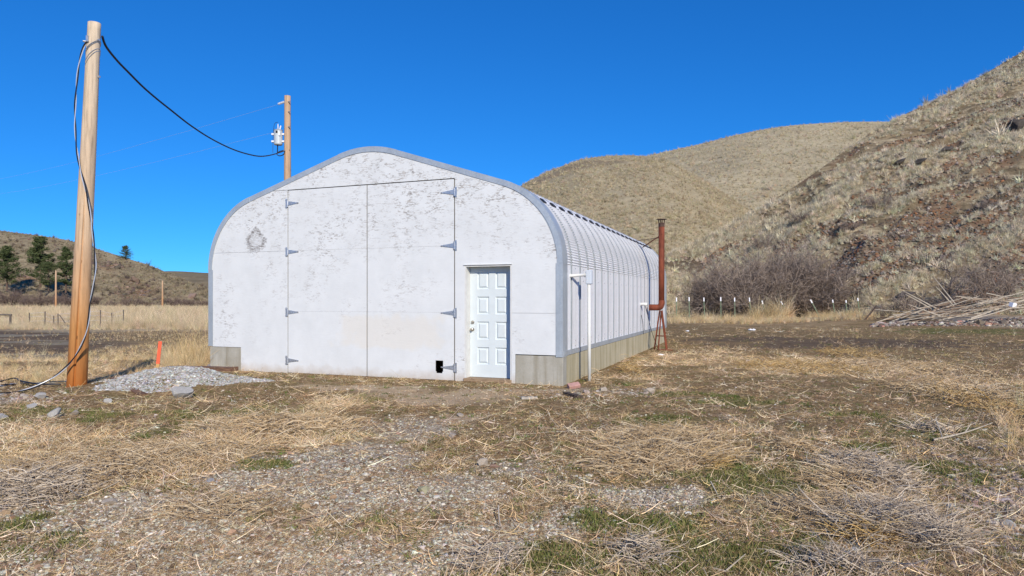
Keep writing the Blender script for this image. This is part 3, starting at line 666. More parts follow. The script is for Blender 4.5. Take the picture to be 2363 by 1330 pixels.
def lap_mesh():                           # black block added on each rib, painted shade of the gap at the lap
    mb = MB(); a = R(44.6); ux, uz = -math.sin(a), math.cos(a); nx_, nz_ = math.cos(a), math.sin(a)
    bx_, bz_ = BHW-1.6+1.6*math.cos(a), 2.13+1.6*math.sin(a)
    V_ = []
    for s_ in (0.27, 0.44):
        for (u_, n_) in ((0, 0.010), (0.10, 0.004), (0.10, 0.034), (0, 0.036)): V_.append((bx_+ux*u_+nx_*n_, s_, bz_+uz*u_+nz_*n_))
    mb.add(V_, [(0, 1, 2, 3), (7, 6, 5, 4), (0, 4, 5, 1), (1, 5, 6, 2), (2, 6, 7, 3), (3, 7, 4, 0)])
    o = mb.build('lap_shade', M['rubber'], barn); me = o.data; bpy.data.objects.remove(o); return me
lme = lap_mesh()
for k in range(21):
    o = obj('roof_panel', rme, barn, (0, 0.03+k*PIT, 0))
    obj('bolts', bme, o)['kind'] = 'stuff'; obj('lap_shade', lme, o)
# end trim: flange on the face and a leg lying on the roof, in sections as on the photo
def trim(i0, i1, y0, name='end_trim', wid=0.135, out=0.012, lift=0.0):
    a = arch(-out-lift); b = arch(wid); mb = MB(); n = i1-i0+1
    A = a[i0:i1+1]; B = b[i0:i1+1]
    th2 = 0.004
    V_ = [(x, y0, z) for x, z in B]+[(x, y0, z) for x, z in A]+[(x, y0+0.30, z) for x, z in A]
    F_ = [(r_*n+i, r_*n+i+1, (r_+1)*n+i+1, (r_+1)*n+i) for r_ in range(2) for i in range(n-1)]
    o = mb.add(V_, F_).build(name, M['trim'], barn)
    md = o.modifiers.new('sheet', 'SOLIDIFY'); md.thickness = th2; md.offset = -1
    return o
na = len(arch())
cuts = [0, 1, 25, 35, na-1-25, na-1-1, na-1]
cuts = [0, 1, 25, 27, na-1-27+0, na-1-25, na-1-1, na-1]
cuts = sorted(set([0, 1, 25, na-1-25, na-1-1, na-1]))
cuts = [0, 1, 25, 26, na-27, na-26, na-2, na-1]
for i, (a, b) in enumerate(zip(cuts[:-1], cuts[1:])):
    trim(a, b, -0.010-0.003*(i % 2), lift=0.003*(i % 2), wid=0.115 if i in (0, 6) else 0.09)
trim(0, na-1, BL+0.05)
rw = MB(); rw.prism(rect_arch(-5, 5, -0.1, 5, 0.14), BL-0.1, BL-0.06); rw.build('rear_wall', M['osb'], barn)
# footing
fd = MB(); fd.box((T(0.885)+0.002, 0.004, -0.6), (4.03, 0.25, 0.482)); fd.build('footing', M['concrete'], barn, bevel=0.008)
fd = MB(); fd.box((-4.0, 0.004, -0.6), (T(7.155)-0.003, 0.25, 0.452)); fd.build('footing', M['concrete'], barn, bevel=0.008)
fd = MB(); fd.box((3.80, 0.252, -0.6), (4.028, BL+0.1, 0.478)); fd.build('footing', M['concrete_side'], barn, bevel=0.006)
fd = MB(); fd.box((-4.0, 0.252, -1.4), (-3.80, BL+0.1, 0.45)); fd.build('footing', M['concrete_side'], barn, bevel=0.006)
fd = MB(); fd.box((-3.7, 0.06, -0.5), (3.09, 0.4, -0.035)); fd.build('footing', M['concrete'], barn)
fd = MB(); fd.box((-3.79, 0.41, -0.6), (3.79, BL, -0.06)); fd.build('floor_slab', M['concrete'], barn)
sc_ = MB(); sc_.box((3.84, 0.06, 0.484), (4.036, BL+0.05, 0.492)); sc_.box((4.028, 0.06, 0.493), (4.037, BL+0.05, 0.575)); sc_.box((3.84, 0.06, 0.493), (3.85, BL+0.05, 0.58))
sc_.build('sill_channel', M['trim'], barn)
mb = MB()
for k in range(21): mb.box((3.86, 0.04+k*PIT+0.02, 0.494), (4.02, 0.04+k*PIT+0.44, 0.545))
mb.build('sill_grout', M['concrete_side'], barn)
# pvc vent through the side wall with two hanging leads
p = bw(4.02, 7.9, 1.34)
vent = empty('vent_pipe', p, BROT, 'short white plastic pipe poking out of the corrugated wall with leads hanging', 'pipe')
MB().tube([(-0.1, 0, 0), (0.10, -0.01, 0.012), (0.19, -0.01, 0.0)], [0.045, 0.045, 0.05], 12).build('pipe', M['pvc'], vent, smooth=True)
MB().tube(catmull([(0.12, 0, -0.03), (0.17, 0.15, -0.3), (0.2, 0.6, -0.75), (0.3, 1.2, -1.32)]), 0.008, 5).build('lead', M['rubber'], vent)
MB().tube(catmull([(0.05, -0.2, -0.3), (0.08, -0.12, -0.55), (0.09, -0.1, -0.85)]), 0.008, 5).build('lead', M['rubber'], vent)

# ------------------------------------------------------------------ poles and cables
def pole_mesh(h, r0, r1, lean, notch, mat, seg=40, rings=46, seed=0):
    z = np.linspace(-0.5, h, rings); a = np.arange(seg)*2*np.pi/seg
    Zm, A = np.meshgrid(z, a, indexing='ij')
    rad = r0+(r1-r0)*np.clip(Zm/h, 0, 1)
    rad = rad*(1+0.05*(fbm(np.cos(A)*1.5+5, Zm*0.8+np.sin(A)*1.5, 3, seed)-0.5))
    if notch:
        an = -1.22+0.16*(vnoise(Zm*0.8, Zm*0, 3)-0.5)+0.02*Zm
        d = np.abs((A-an+np.pi) % (2*np.pi)-np.pi)
        rad = rad-0.06*np.clip(1-d/0.13, 0, 1)*(Zm < 3.6)*sst(3.6, 2.4, Zm)
    X = rad*np.cos(A)+lean[0]*Zm/h; Y = rad*np.sin(A)+lean[1]*Zm/h
    V = np.stack([X, Y, Zm], -1).reshape(-1, 3); i = np.arange(rings*seg).reshape(rings, seg); nx = np.roll(i, -1, 1)
    F = np.stack([i[:-1], nx[:-1], nx[1:], i[1:]], -1).reshape(-1, 4)
    V = np.vstack([V, [[lean[0], lean[1], h+0.005]]])
    return np_mesh('shaft', V, [F, np.stack([i[-1], nx[-1], np.full(seg, len(V)-1)], -1)], mat, True)
PY = 11.15; pb = gpt(177, 896); pb = Vector(((177-CX)/FPX*PY, PY, float(gz((177-CX)/FPX*PY, PY))))
ptop = at(218, 54, PY); PH = ptop.z-pb.z
pole = empty('utility_pole', pb, 0, 'nearer orange brown wooden pole with a long crack and a hanging cable', 'utility pole', 'wooden utility poles')
lean = (ptop.x-pb.x, 0.0)
obj('shaft', pole_mesh(PH, 0.148, 0.096, lean, True, M['pole'], 96, 60, 3), pole)
def ax(z): return Vector((lean[0]*z/PH, 0, z))
for z, a in ((PH-0.32, 2.9), (PH-0.30, 0.1), (PH-0.9, 0.5)):
    c = ax(z); d = Vector((math.cos(a), math.sin(a)-0.6, 0)).normalized(); MB().tube([c+d*0.09, c+d*0.15], 0.018, 6).build('bolt', M['zinc'], pole)
c = ax(PH-0.3); MB().box((c.x-0.05, -0.125, c.z-0.05), (c.x-0.012, -0.09, c.z+0.05)).build('bracket', M['zinc'], pole)
for z, tilt in ((PH-0.40, 0.10), (PH-0.43, 0.11), (PH-0.56, 0.13), (PH-0.62, 0.15)):
    pts = []
    for k in range(25):
        a = 2*math.pi*k/24; c = ax(z); rr_ = 0.107; pts.append((c.x+rr_*math.cos(a), rr_*math.sin(a), z+tilt*math.cos(a)))
    MB().tube(pts, 0.006, 5, False).build('wire_wrap', M['zinc'], pole)
# second pole behind the barn
QY = 25.0; qb = Vector(((663.5-CX)/FPX*QY, QY, -0.85)); qtop = at(663.5, 222, QY); QH = qtop.z-qb.z
pole2 = empty('utility_pole', qb, 0, 'farther wooden pole with a grey transformer standing behind the barn roof', 'utility pole', 'wooden utility poles')
obj('shaft', pole_mesh(QH, 0.155, 0.115, (0, 0), False, M['pole_far'], 28, 40, 8), pole2)
def q2(px, py, dy=0.0): return at(px, py, QY+dy)-qb
tc = q2(642, 317); tr0, tr1 = q2(642, 335).z, q2(642, 303).z
MB().tube([(tc.x, 0, tr0), (tc.x, 0, tr0+0.03), (tc.x, 0, tr1), (tc.x, 0, tr1+0.03), (tc.x, 0, tr1+0.07)], [0.14, 0.155, 0.155, 0.175, 0.06], 20).build('transformer', M['xfmr'], pole2)
tx = pole2.children[-1]
b = MB(); zt = tr1+0.05
for k in range(5): b.tube([(tc.x, -0.02, zt+k*0.045), (tc.x, -0.02, zt+k*0.045+0.03)], [0.036-k*0.004, 0.02], 10)
b.tube([(tc.x+0.08, -0.05, zt), (tc.x+0.12, -0.06, zt+0.14)], 0.025, 8)
b.build('bushing', M['porcelain'], tx)
for z in (tr0+0.13, tr1-0.12):
    for xa, xb in ((tc.x+0.15, -0.10), (tc.x-0.24, tc.x-0.15)): MB().box((xa, -0.05, z-0.03), (xb, 0.05, z+0.03)).build('mounting_bracket', M['porcelain'], tx)
MB().box((tc.x-0.035, -0.175, tr1-0.10), (tc.x+0.03, -0.15, tr1-0.02)).build('label_plate', M['rubber'], tx)
MB().box((tc.x+0.07, -0.165, tr1-0.20), (tc.x+0.125, -0.12, tr1-0.06)).build('label_plate', M['porcelain'], tx)
b = MB(); b.tube(catmull([(tc.x, -0.02, zt+0.28), (tc.x-0.13, -0.03, zt+0.2), (tc.x-0.19, 0, tr1-0.2), (tc.x-0.2, 0, tr0-0.1), (tc.x-0.2, 0, tr0-0.3)]), 0.008, 5)
b.tube([(tc.x-0.02, 0, tr0), (tc.x-0.03, 0, tr0-0.32)], 0.02, 6)
b.build('lead', M['rubber'], tx)
ins = MB(); ia = q2(655, 236); ib = q2(641, 241)
for k in range(5):
    t0 = k/5; a_ = ia.lerp(ib, t0); c_ = ia.lerp(ib, t0+0.16); ins.tube([a_, c_], [0.055, 0.03], 8)
ins.tube([q2(663, 234), ia], 0.015, 6); ins.build('insulator', M['porcelain'], pole2)
for px, py in ((669, 235), (669, 258), (669, 293), (657, 348)): MB().tube([q2(px-4, py, -0.10), q2(px, py, -0.16)], 0.022, 6).build('bolt', M['zinc'], pole2)
# twisted service cable
def strand_pair(path, off, pitch, r, root):
    path = [Vector(p) for p in path]; s = 0; A = []; B = []
    for i, p in enumerate(path):
        t = (path[min(i+1, len(path)-1)]-path[max(i-1, 0)]).normalized()
        if i: s += (p-path[i-1]).length
        u = t.cross(Vector((0, 1, 0.1))).normalized(); w = t.cross(u); a = 2*math.pi*s/pitch
        d = u*math.cos(a)+w*math.sin(a); A.append(p+d*off); B.append(p-d*off)
    MB().tube(A, r, 6).build('insulated_strand', M['rubber'], root); MB().tube(B, r*0.7, 6).build('bare_strand', M['wire'], root)
dropP = [(222, 88, 0.10), (203, 96, -0.05), (192, 112, -0.1), (182, 150, -0.1), (176, 205, -0.1), (173, 270, -0.1), (176, 335, -0.12), (184, 385, -0.15), (196, 432, -0.2), (206, 480, -0.2), (213, 530, -0.2),
         (219, 590, -0.2), (220, 625, -0.2), (215, 665, -0.21), (208, 700, -0.22), (205, 735, -0.22), (197, 775, -0.23), (178, 815, -0.25), (152, 848, -0.28), (112, 878, -0.35), (62, 899, -0.55), (0, 914, -0.80), (-80, 924, -1.0)]
pts = [at(a, b_, PY+c) for a, b_, c in dropP]
for p_ in pts[-4:]: p_.z = max(p_.z, float(gz(p_.x, p_.y))+0.03)
cab = empty('service_cable', pts[0], 0, 'black and silver twisted cable looping down beside the near pole to the ground', 'cable')
strand_pair([p_-pts[0] for p_ in catmull(pts, 14)], 0.009, 0.9, 0.0105, cab)
g1 = [gpt(x, y) for x, y in ((-60, 905), (0, 897), (40, 889), (80, 890), (120, 888), (160, 885))]
gc = empty('ground_cable', g1[0], 0, 'black cable with a silver strand lying on the ground left of the near pole', 'cable')
strand_pair([p_-g1[0]+Vector((0, 0, 0.04)) for p_ in catmull(g1, 10)], 0.012, 0.8, 0.012, gc)
g2 = [gpt(x, y) for x, y in ((-40, 900), (10, 888), (35, 886), (50, 893), (90, 897), (140, 893))]
o = MB().tube([p_+Vector((0, 0, 0.04+0.06*math.sin(math.pi*i/max(1, 50)))) for i, p_ in enumerate(catmull(g2, 10))], 0.014, 6).build('ground_cable', M['rubber'])
tag(o, 'plain black cable curling over the stones at the left edge', 'cable')
# span between the poles
A0 = Vector((ptop.x+0.1, PY)); B0 = Vector((qb.x-0.1, QY))
def span(px, py):
    q = (px-CX)/FPX; t = (q*A0.y-A0.x)/((B0.x-A0.x)-q*(B0.y-A0.y)); Y = A0.y+t*(B0.y-A0.y); return at(px, py, Y)
sp = [at(236, 84, PY)]+[span(x, y) for x, y in ((245, 108), (270, 140), (300, 171), (330, 201), (360, 227), (390, 251), (440, 290), (490, 322), (540, 346), (580, 358), (605, 361), (630, 357))]+[at(655, 349, QY-0.1)]
o = MB().tube(catmull(sp, 10), 0.019, 6).build('overhead_cable', M['rubber']); tag(o, 'sagging black power cable strung between the two wooden poles', 'cable')
lp = [at(x, y, QY-0.12) for x, y in ((657, 347), (645, 350), (639, 356), (645, 360), (654, 357), (657, 350))]
o = MB().tube(catmull(lp, 8), 0.016, 6).build('cable_loop', M['rubber']); tag(o, 'small black cable loop on the farther pole below the transformer', 'cable')
for k, (y0, y1, lb) in enumerate(((242, 400, 'hair thin upper overhead wire running left from the far pole'), (300, 425, 'hair thin lower overhead wire running left from the far pole'))):
    a_ = at(640 if k == 0 else 655, y0, QY); b_ = at(-250, y1+40, 60.0)
    pts_ = [a_.lerp(b_, t/20)-Vector((0, 0, 0.8*math.sin(math.pi*t/20))) for t in range(21)]
    o = MB().tube(pts_, 0.0032, 4).build('overhead_wire', M['wire']); tag(o, lb, 'wire')
# far poles
for px, y0, y1, Y, lb in ((129, 625, 706, 190, 'distant pale wooden pole in front of the left pine trees'), (375, 648, 706, 205, 'distant pale wooden pole left of the barn at the foot of the ridge')):
    t_ = at(px, y0, Y); z_ = float(gz(t_.x, Y))
    o = obj('utility_pole', pole_mesh(t_.z-z_, 0.28, 0.2, (0, 0), False, M['pole_far'], 10, 6, 2), None, (t_.x, Y, z_)); o.data.name = 'far_pole'
    tag(o, lb, 'utility pole', 'wooden utility poles')

# ------------------------------------------------------------------ stove pipe with its stand
SY = 19.9; sb = gpt(1528, 805); sx = (1526.5-CX)/FPX*SY; sz = float(gz(sx, SY))
stv = empty('stove_pipe', (sx, SY, sz), BROT, 'tall rusty red stove pipe on an A frame stand beside the corrugated wall', 'stove pipe')
ztop = at(1526, 507, SY).z-sz; zel = at(1526, 703, SY).z-sz
MB().tube([(0, 0, zel-0.02), (0, 0, ztop-0.10)], 0.088, 22).build('flue', M['rust'], stv, smooth=True)
MB().tube([(0, 0, ztop-0.10), (0, 0, ztop-0.22), (0, 0, ztop-0.22)], [0.091, 0.091, 0.086], 22).build('flue_collar', M['soot'], stv)
cp = MB(); cp.tube([(0, 0, ztop), (0, 0, ztop+0.012), (0, 0, ztop+0.02)], [0.15, 0.15, 0.08], 22)
for k in range(4):
    a = k*math.pi/2+0.4; cp.box((0.085*math.cos(a)-0.012, 0.085*math.sin(a)-0.012, ztop-0.11), (0.085*math.cos(a)+0.012, 0.085*math.sin(a)+0.012, ztop+0.003))
cp.build('rain_cap', M['soot'], stv)
MB().tube(catmull([(0, 0, zel+0.12), (0, 0, zel+0.02), (-0.04, 0, zel-0.07), (-0.13, 0, zel-0.09)], 6)+[Vector((-0.36, 0, zel-0.09))], 0.093, 22).build('elbow', M['rust'], stv, smooth=True)
sg = MB()
top = zel-0.18
for (x, y) in ((-0.06, -0.22), (0.13, 0.24)): sg.tube([(0.0+x*0.1, y*0.15, top), (x, y, 0.02)], 0.022, 6)
for (x, y) in ((-0.21, -0.02), (0.16, -0.10)): sg.tube([(x*0.15-0.02, y, top), (x, y*1.2, 0.0)], 0.024, 6)
sg.tube([(-0.175, -0.02, 0.42), (0.12, -0.10, 0.42)], 0.018, 6)
sg.build('stand', M['rust'], stv)
MB().box((-0.12, -0.17, -0.005), (0.34, -0.09, 0.025)).build('base_plate', M['rust'], stv)
# struts tying the flue to the roof
L_ = lambda px, py, dy: Vector((Matrix.Rotation(-BROT, 3, 'Z') @ (at(px, py, SY+dy)-Vector((sx, SY, sz)))))
MB().tube([L_(1528, 541, -0.1), L_(1483, 571, 1.35)], 0.016, 6).build('strut', M['rust'], stv)
MB().tube([L_(1522, 549, 0.1), L_(1462, 557, 1.9)], 0.008, 5).build('strut', M['soot'], stv)
# white conduit post with box
cy = 12.42; cxx = (1359.5-CX)/FPX*cy; cz = float(gz(cxx, cy))
pst = empty('conduit_post', (cxx, cy, cz), BROT, 'white plastic conduit post with a grey junction box by the barn corner', 'conduit')
zb = at(1358, 655, cy).z-cz
MB().tube([(0.005, 0, -0.2), (0, 0, zb)], 0.031, 14).build('post', M['pvc'], pst, smooth=True)
MB().box((-0.055, -0.05, zb-0.01), (0.055, 0.06, zb+0.25)).build('junction_box', M['box_grey'], pst, bevel=0.012)
arm_d = Matrix.Rotation(-BROT, 3, 'Z') @ (bw(4.02, 0.50, at(1320, 637, 12.25).z)-Vector((cxx, cy, cz)))
MB().tube([(-0.055, 0, zb+0.17), arm_d], 0.029, 12).build('arm', M['pvc'], pst, smooth=True)
MB().tube([(-0.05, 0, zb+0.165), (-0.09, 0, zb+0.165)], 0.044, 12).build('coupling', M['pvc'], pst)
# survey stake
s0 = gpt(361, 869); st_ = at(370, 788, s0.y)
stake = empty('survey_stake', s0, 0.3, 'orange painted wooden survey stake leaning in the grass by the gravel pile', 'stake')
dv = Matrix.Rotation(-0.3, 3, 'Z') @ (st_-s0)
def bar(mb, a, b_, w, t):
    a, b_ = Vector(a), Vector(b_); d = (b_-a).normalized(); s = d.cross(Vector((0, 1, 0))).normalized(); n_ = s.cross(d)
    V = [a+s*i*w+n_*j*t for i, j in ((-1, -1), (1, -1), (1, 1), (-1, 1))]+[b_+s*i*w+n_*j*t for i, j in ((-1, -1), (1, -1), (1, 1), (-1, 1))]
    return mb.add(V, [(3, 2, 1, 0), (4, 5, 6, 7), (0, 1, 5, 4), (1, 2, 6, 5), (2, 3, 7, 6), (3, 0, 4, 7)])
bar(MB(), dv*0.36, dv, 0.03, 0.010).build('painted_top', M['orange'], stake)
bar(MB(), dv*0.05, dv*0.36, 0.0295, 0.0097).build('lath', M['lath'], stake)
bar(MB(), dv*-0.2, dv*0.06, 0.0300, 0.010).build('painted_foot', M['orange'], stake)

# ------------------------------------------------------------------ planks, stones, litter
def plank(p0, p1, w, t, mat, name, lb, cat='plank', up=0.0):
    a = gpt(*p0)+Vector((0, 0, up)); b_ = gpt(*p1)+Vector((0, 0, up)); d = b_-a; L = Vector((d.x, d.y, 0)).length
    mb = MB(); n = 7
    V = []; F = []
    for i in range(n):
        x = -L/2+L*i/(n-1); j = 0.012*math.sin(i*2.3)
        V += [(x, -w/2+j*0.5, -t/2), (x, w/2+j, -t/2), (x, w/2+j, t/2+j*0.2), (x, -w/2+j*0.5, t/2)]
    for i in range(n-1):
        for k in range(4): F.append((i*4+k, i*4+(k+1) % 4, i*4+4+(k+1) % 4, i*4+4+k))
    F += [(3, 2, 1, 0), tuple(4*(n-1)+k for k in range(4))]
    o = mb.add(V, F).build(name, mat, None, (a+b_)/2+Vector((0, 0, t*0.45)), (0, -math.atan2(d.z, L), math.atan2(d.y, d.x)))
    return tag(o, lb, cat)
plank((392, 861), (540, 864), 0.22, 0.075, M['plank'], 'plank', 'reddish brown weathered plank lying across the top of the gravel pile', up=0.07)
plank((1203, 924), (1240, 921), 0.07, 0.035, M['greyplank'], 'board_scrap', 'bleached grey board scrap on the ground before the concrete corner', 'wood scrap')
plank((1305, 913), (1338, 922), 0.10, 0.06, M['bark'], 'bark_chunk', 'dark chunk of bark lying below the concrete corner', 'wood scrap')
plank((262, 893), (330, 880), 0.12, 0.03, M['plank'], 'plank', 'thin brown board half buried between near pole and gravel pile')
sh = gpt(470, 855); sheet = empty('metal_sheet', sh+Vector((0.15, 0.35, 0.03)), 0.1, 'blue grey metal sheet lying beside the left concrete footing', 'metal sheet')
m_ = MB()
for i in range(10): m_.add([(-0.45+i*0.09, -0.35, 0.0 if i % 2 else 0.02), (-0.36+i*0.09, -0.35, 0.02 if i % 2 else 0.0), (-0.36+i*0.09, 0.35, 0.05 if i % 2 else 0.03), (-0.45+i*0.09, 0.35, 0.03 if i % 2 else 0.05)], [(0, 1, 2, 3)])
m_.build('sheet', M['trim'], sheet).modifiers.new('gauge', 'SOLIDIFY').thickness = 0.004
def rock_mesh(name, mat, seed, sub=2, squash=(1, 1, 0.7), jag=0.32):
    r_ = random.Random(seed); bm = bmesh.new(); bmesh.ops.create_icosphere(bm, subdivisions=sub, radius=1)
    pl = [(Vector((r_.gauss(0, 1), r_.gauss(0, 1), r_.gauss(0, 1))).normalized(), r_.uniform(*((0.5, 0.92) if jag < 0.4 else (0.38, 0.7)))) for _ in range(11 if jag < 0.4 else 8)]
    for v in bm.verts:
        for n_, d_ in pl:
            k = v.co.dot(n_)
            if k > d_: v.co -= n_*(k-d_)
        v.co *= 1+r_.uniform(-0.03, 0.03)
        v.co = Vector((v.co.x*squash[0], v.co.y*squash[1], v.co.z*squash[2]))
    me = bpy.data.meshes.new(name); bm.to_mesh(me); bm.free(); me.materials.append(mat); return me
ROCKS = [(420, 912, 19, 'rock_grey', (1, .8, .95), 'pale grey triangular rock at the foot of the gravel pile'),
         (127, 958, 13, 'rock_grey', (1, .9, .9), 'small pointed grey stone in the grass below the near pole'),
         (72, 936, 12, 'rock_grey', (1, .8, .45), 'flat whitish stone left of the near pole, nearest the left edge'),
         (94, 915, 13, 'rock_grey', (1, .8, .55), 'pale stone lying just under the looping cable'),
         (175, 951, 14, 'rock_tan', (1.1, .8, .45), 'low tan stone in grass right of the pointed grey stone'),
         (249, 926, 7, 'rock_grey', (1, .8, .8), 'small bluish stone at the left tip of the gravel pile'),
         (6, 962, 11, 'rock_grey', (1, .8, .6), 'grey stone cut by the left picture edge in green grass'),
         (1115, 1070, 12, 'rock_tan', (1, .9, .75), 'squarish tan stone alone on bare ground mid foreground'),
         (1044, 1004, 11, 'rock_tan', (1.2, .9, .5), 'flat tan stone on the path below the entry door'),
         (1062, 958, 8, 'rock_tan', (1.2, .8, .5), 'small stone on bare dirt in front of the entry door'),
         (252, 1158, 12, 'rock_tan', (1.2, .8, .5), 'orange tan stone at the straw edge lower left'),
         (485, 1107, 11, 'rock_grey', (1.2, .9, .4), 'flat grey stone where the straw meets the gravel'),
         (2322, 1212, 14, 'rock_grey', (1, .9, .7), 'pale broken stone among rubble at the right edge'),
         (2190, 1170, 12, 'rock_grey', (1.1, .9, .6), 'grey stone at the rubble border lower right'),
         (1968, 1268, 10, 'rock_grey', (1, .9, .6), 'small grey stone in moss at the bottom right'),
         (1500, 903, 9, 'rock_tan', (1.2, .9, .6), 'pale tan stone in the weeds right of the conduit post'),
         (1390, 900, 9, 'rock_tan', (1.2, .9, .7), 'reddish stone just right of the conduit post foot')]
for k, (px, py, rp, mt, sq, lb) in enumerate(ROCKS):
    p_ = gpt(px, py+rp*0.4); s_ = rp*1.35*p_.y/FPX
    o = obj('stone', rock_mesh('stone', M[mt], 40+k, 3, sq, 0.5), None, p_+Vector((0, 0, s_*sq[2]*0.5)), (0, 0, k*1.3)); o.scale = (s_,)*3
    tag(o, lb, 'stone', 'single stones lying about the yard')
p_ = gpt(1324, 897); o = MB().box((-0.105, -0.05, -0.035), (0.105, 0.05, 0.035)).build('brick', M['brick'], None, p_+Vector((0, 0, 0.05)), (0.5, -0.12, 0.3), bevel=0.006)
tag(o, 'broken pink brick leaning against the concrete corner', 'brick')
def litter(px, py, rx, seed, lb, name='plastic_litter', cat='litter'):
    r_ = random.Random(seed); bm = bmesh.new(); bmesh.ops.create_icosphere(bm, subdivisions=2, radius=1)
    p_ = gpt(px, py); s_ = rx*p_.y/FPX
    for v in bm.verts: v.co = Vector((v.co.x*s_*r_.uniform(.6, 1.2), v.co.y*s_*0.7*r_.uniform(.6, 1.2), v.co.z*s_*0.28*r_.uniform(.3, 1.5)))
    me = bpy.data.meshes.new(name); bm.to_mesh(me); bm.free(); me.materials.append(M['white'])
    return tag(obj(name, me, None, p_+Vector((0, 0, s_*0.2))), lb, cat)
litter(1735, 764, 10, 1, 'crumpled white bag on the dirt beyond the stove pipe')
litter(1586, 765, 5, 2, 'small white scrap on the ground right of the stove pipe')
litter(1525, 821, 8, 3, 'white scrap lying before the stove pipe stand')
p_ = at(2337, 704, 36.5); o = MB().box((-0.16, -0.11, -0.12), (0.16, 0.11, 0.12)).build('carton', M['white'], None, p_, (0.2, 0.15, 0.4), bevel=0.01); tag(o, 'white carton lying on the stick pile at the right edge', 'carton')

# ------------------------------------------------------------------ fences
fz = 48.0
RP = [(1561,687,1561),(1590,686,1591),(1624,687,1626),(1663,686,1664),(1695,687,1696),(1729,687,1734),(1758,694,1772),(1802,696,1823),(1870,692,1892),(1921,692,1927),(1952,693,1954),(1979,688,1984)]
fx0 = (1561-CX)/FPX*fz
fen = empty('wire_fence', (fx0, fz, float(gz(fx0, fz))), 0, 'wire fence of green steel posts with white tips before the thicket', 'fence')
tops = []
for px, py, pb_ in RP:
    Y = fz+random.uniform(-.4, .4); a_ = Vector(((pb_-CX)/FPX*Y, Y, 0)); a_.z = float(gz(a_.x, Y)); t_ = at(px, py, Y)
    d_ = t_-a_; mb = MB(); org = a_-fen.location; 
    bar(mb, org-d_*0.1, org+d_*0.86, 0.032, 0.02); po = mb.build('post', M['green_post'], fen)
    mb = MB(); bar(mb, org+d_*0.82, org+d_, 0.036, 0.028); mb.build('post_tip', M['white'], po)
    tops.append((org, d_))
for f_ in (0.25, 0.45, 0.65, 0.82):
    MB().tube([o_+d_*f_+Vector((0, -0.03, 0)) for o_, d_ in tops], 0.0022, 4).build('wire', M['old_post'], fen)
lf = 56.0
def left_fence(name, posts, lb, mat, w):
    x0 = (posts[0][0]-CX)/FPX*lf; r0 = empty(name, (x0, lf, float(gz(x0, lf))), 0, lb, 'fence'); tt = []
    for px, py in posts:
        x = (px-CX)/FPX*lf; g_ = Vector((x, lf, float(gz(x, lf)))); t_ = at(px, py, lf); org = g_-r0.location
        MB().tube([org-Vector((0, 0, .3)), org+(t_-g_)], w, 7).build('post', mat, r0); tt.append((org, t_-g_))
    return r0, tt
fl_, tt = left_fence('wire_fence', [(68, 722), (104, 719), (124, 729), (134, 724), (232, 716), (258, 722), (285, 715)], 'thin wire fence posts standing in the tan field behind the near pole', M['old_post'], 0.045)
for f_ in (0.4, 0.7, 0.95): MB().tube([o_+d_*f_ for o_, d_ in tt], 0.006, 4).build('wire', M['wire'], fl_)
MB().tube([tt[3][0]+Vector((0.1, 0, 1.0)), tt[3][0]+Vector((0.6, 0, 0.3))], 0.035, 6).build('brace', M['old_post'], fl_)
fl_, tt = left_fence('rail_fence', [(-120, 724), (-50, 725), (24, 726)], 'dark wooden rail fence end at the far left edge of the field', M['old_post'], 0.085)
MB().tube([tt[0][0]+tt[0][1]*0.97, tt[1][0]+tt[1][1]*0.97, tt[2][0]+tt[2][1]*0.97+Vector((0.1, 0, 0))], 0.07, 7).build('rail', M['old_post'], fl_)
o_ = gpt(1993, 749); t_ = at(2023, 706, o_.y+0.4); o = MB().tube([o_-Vector((0, 0, .1)), t_], [0.05, 0.04], 7).build('leaning_post', M['bark']); tag(o, 'dark leaning post between the fence and the stick pile', 'post')

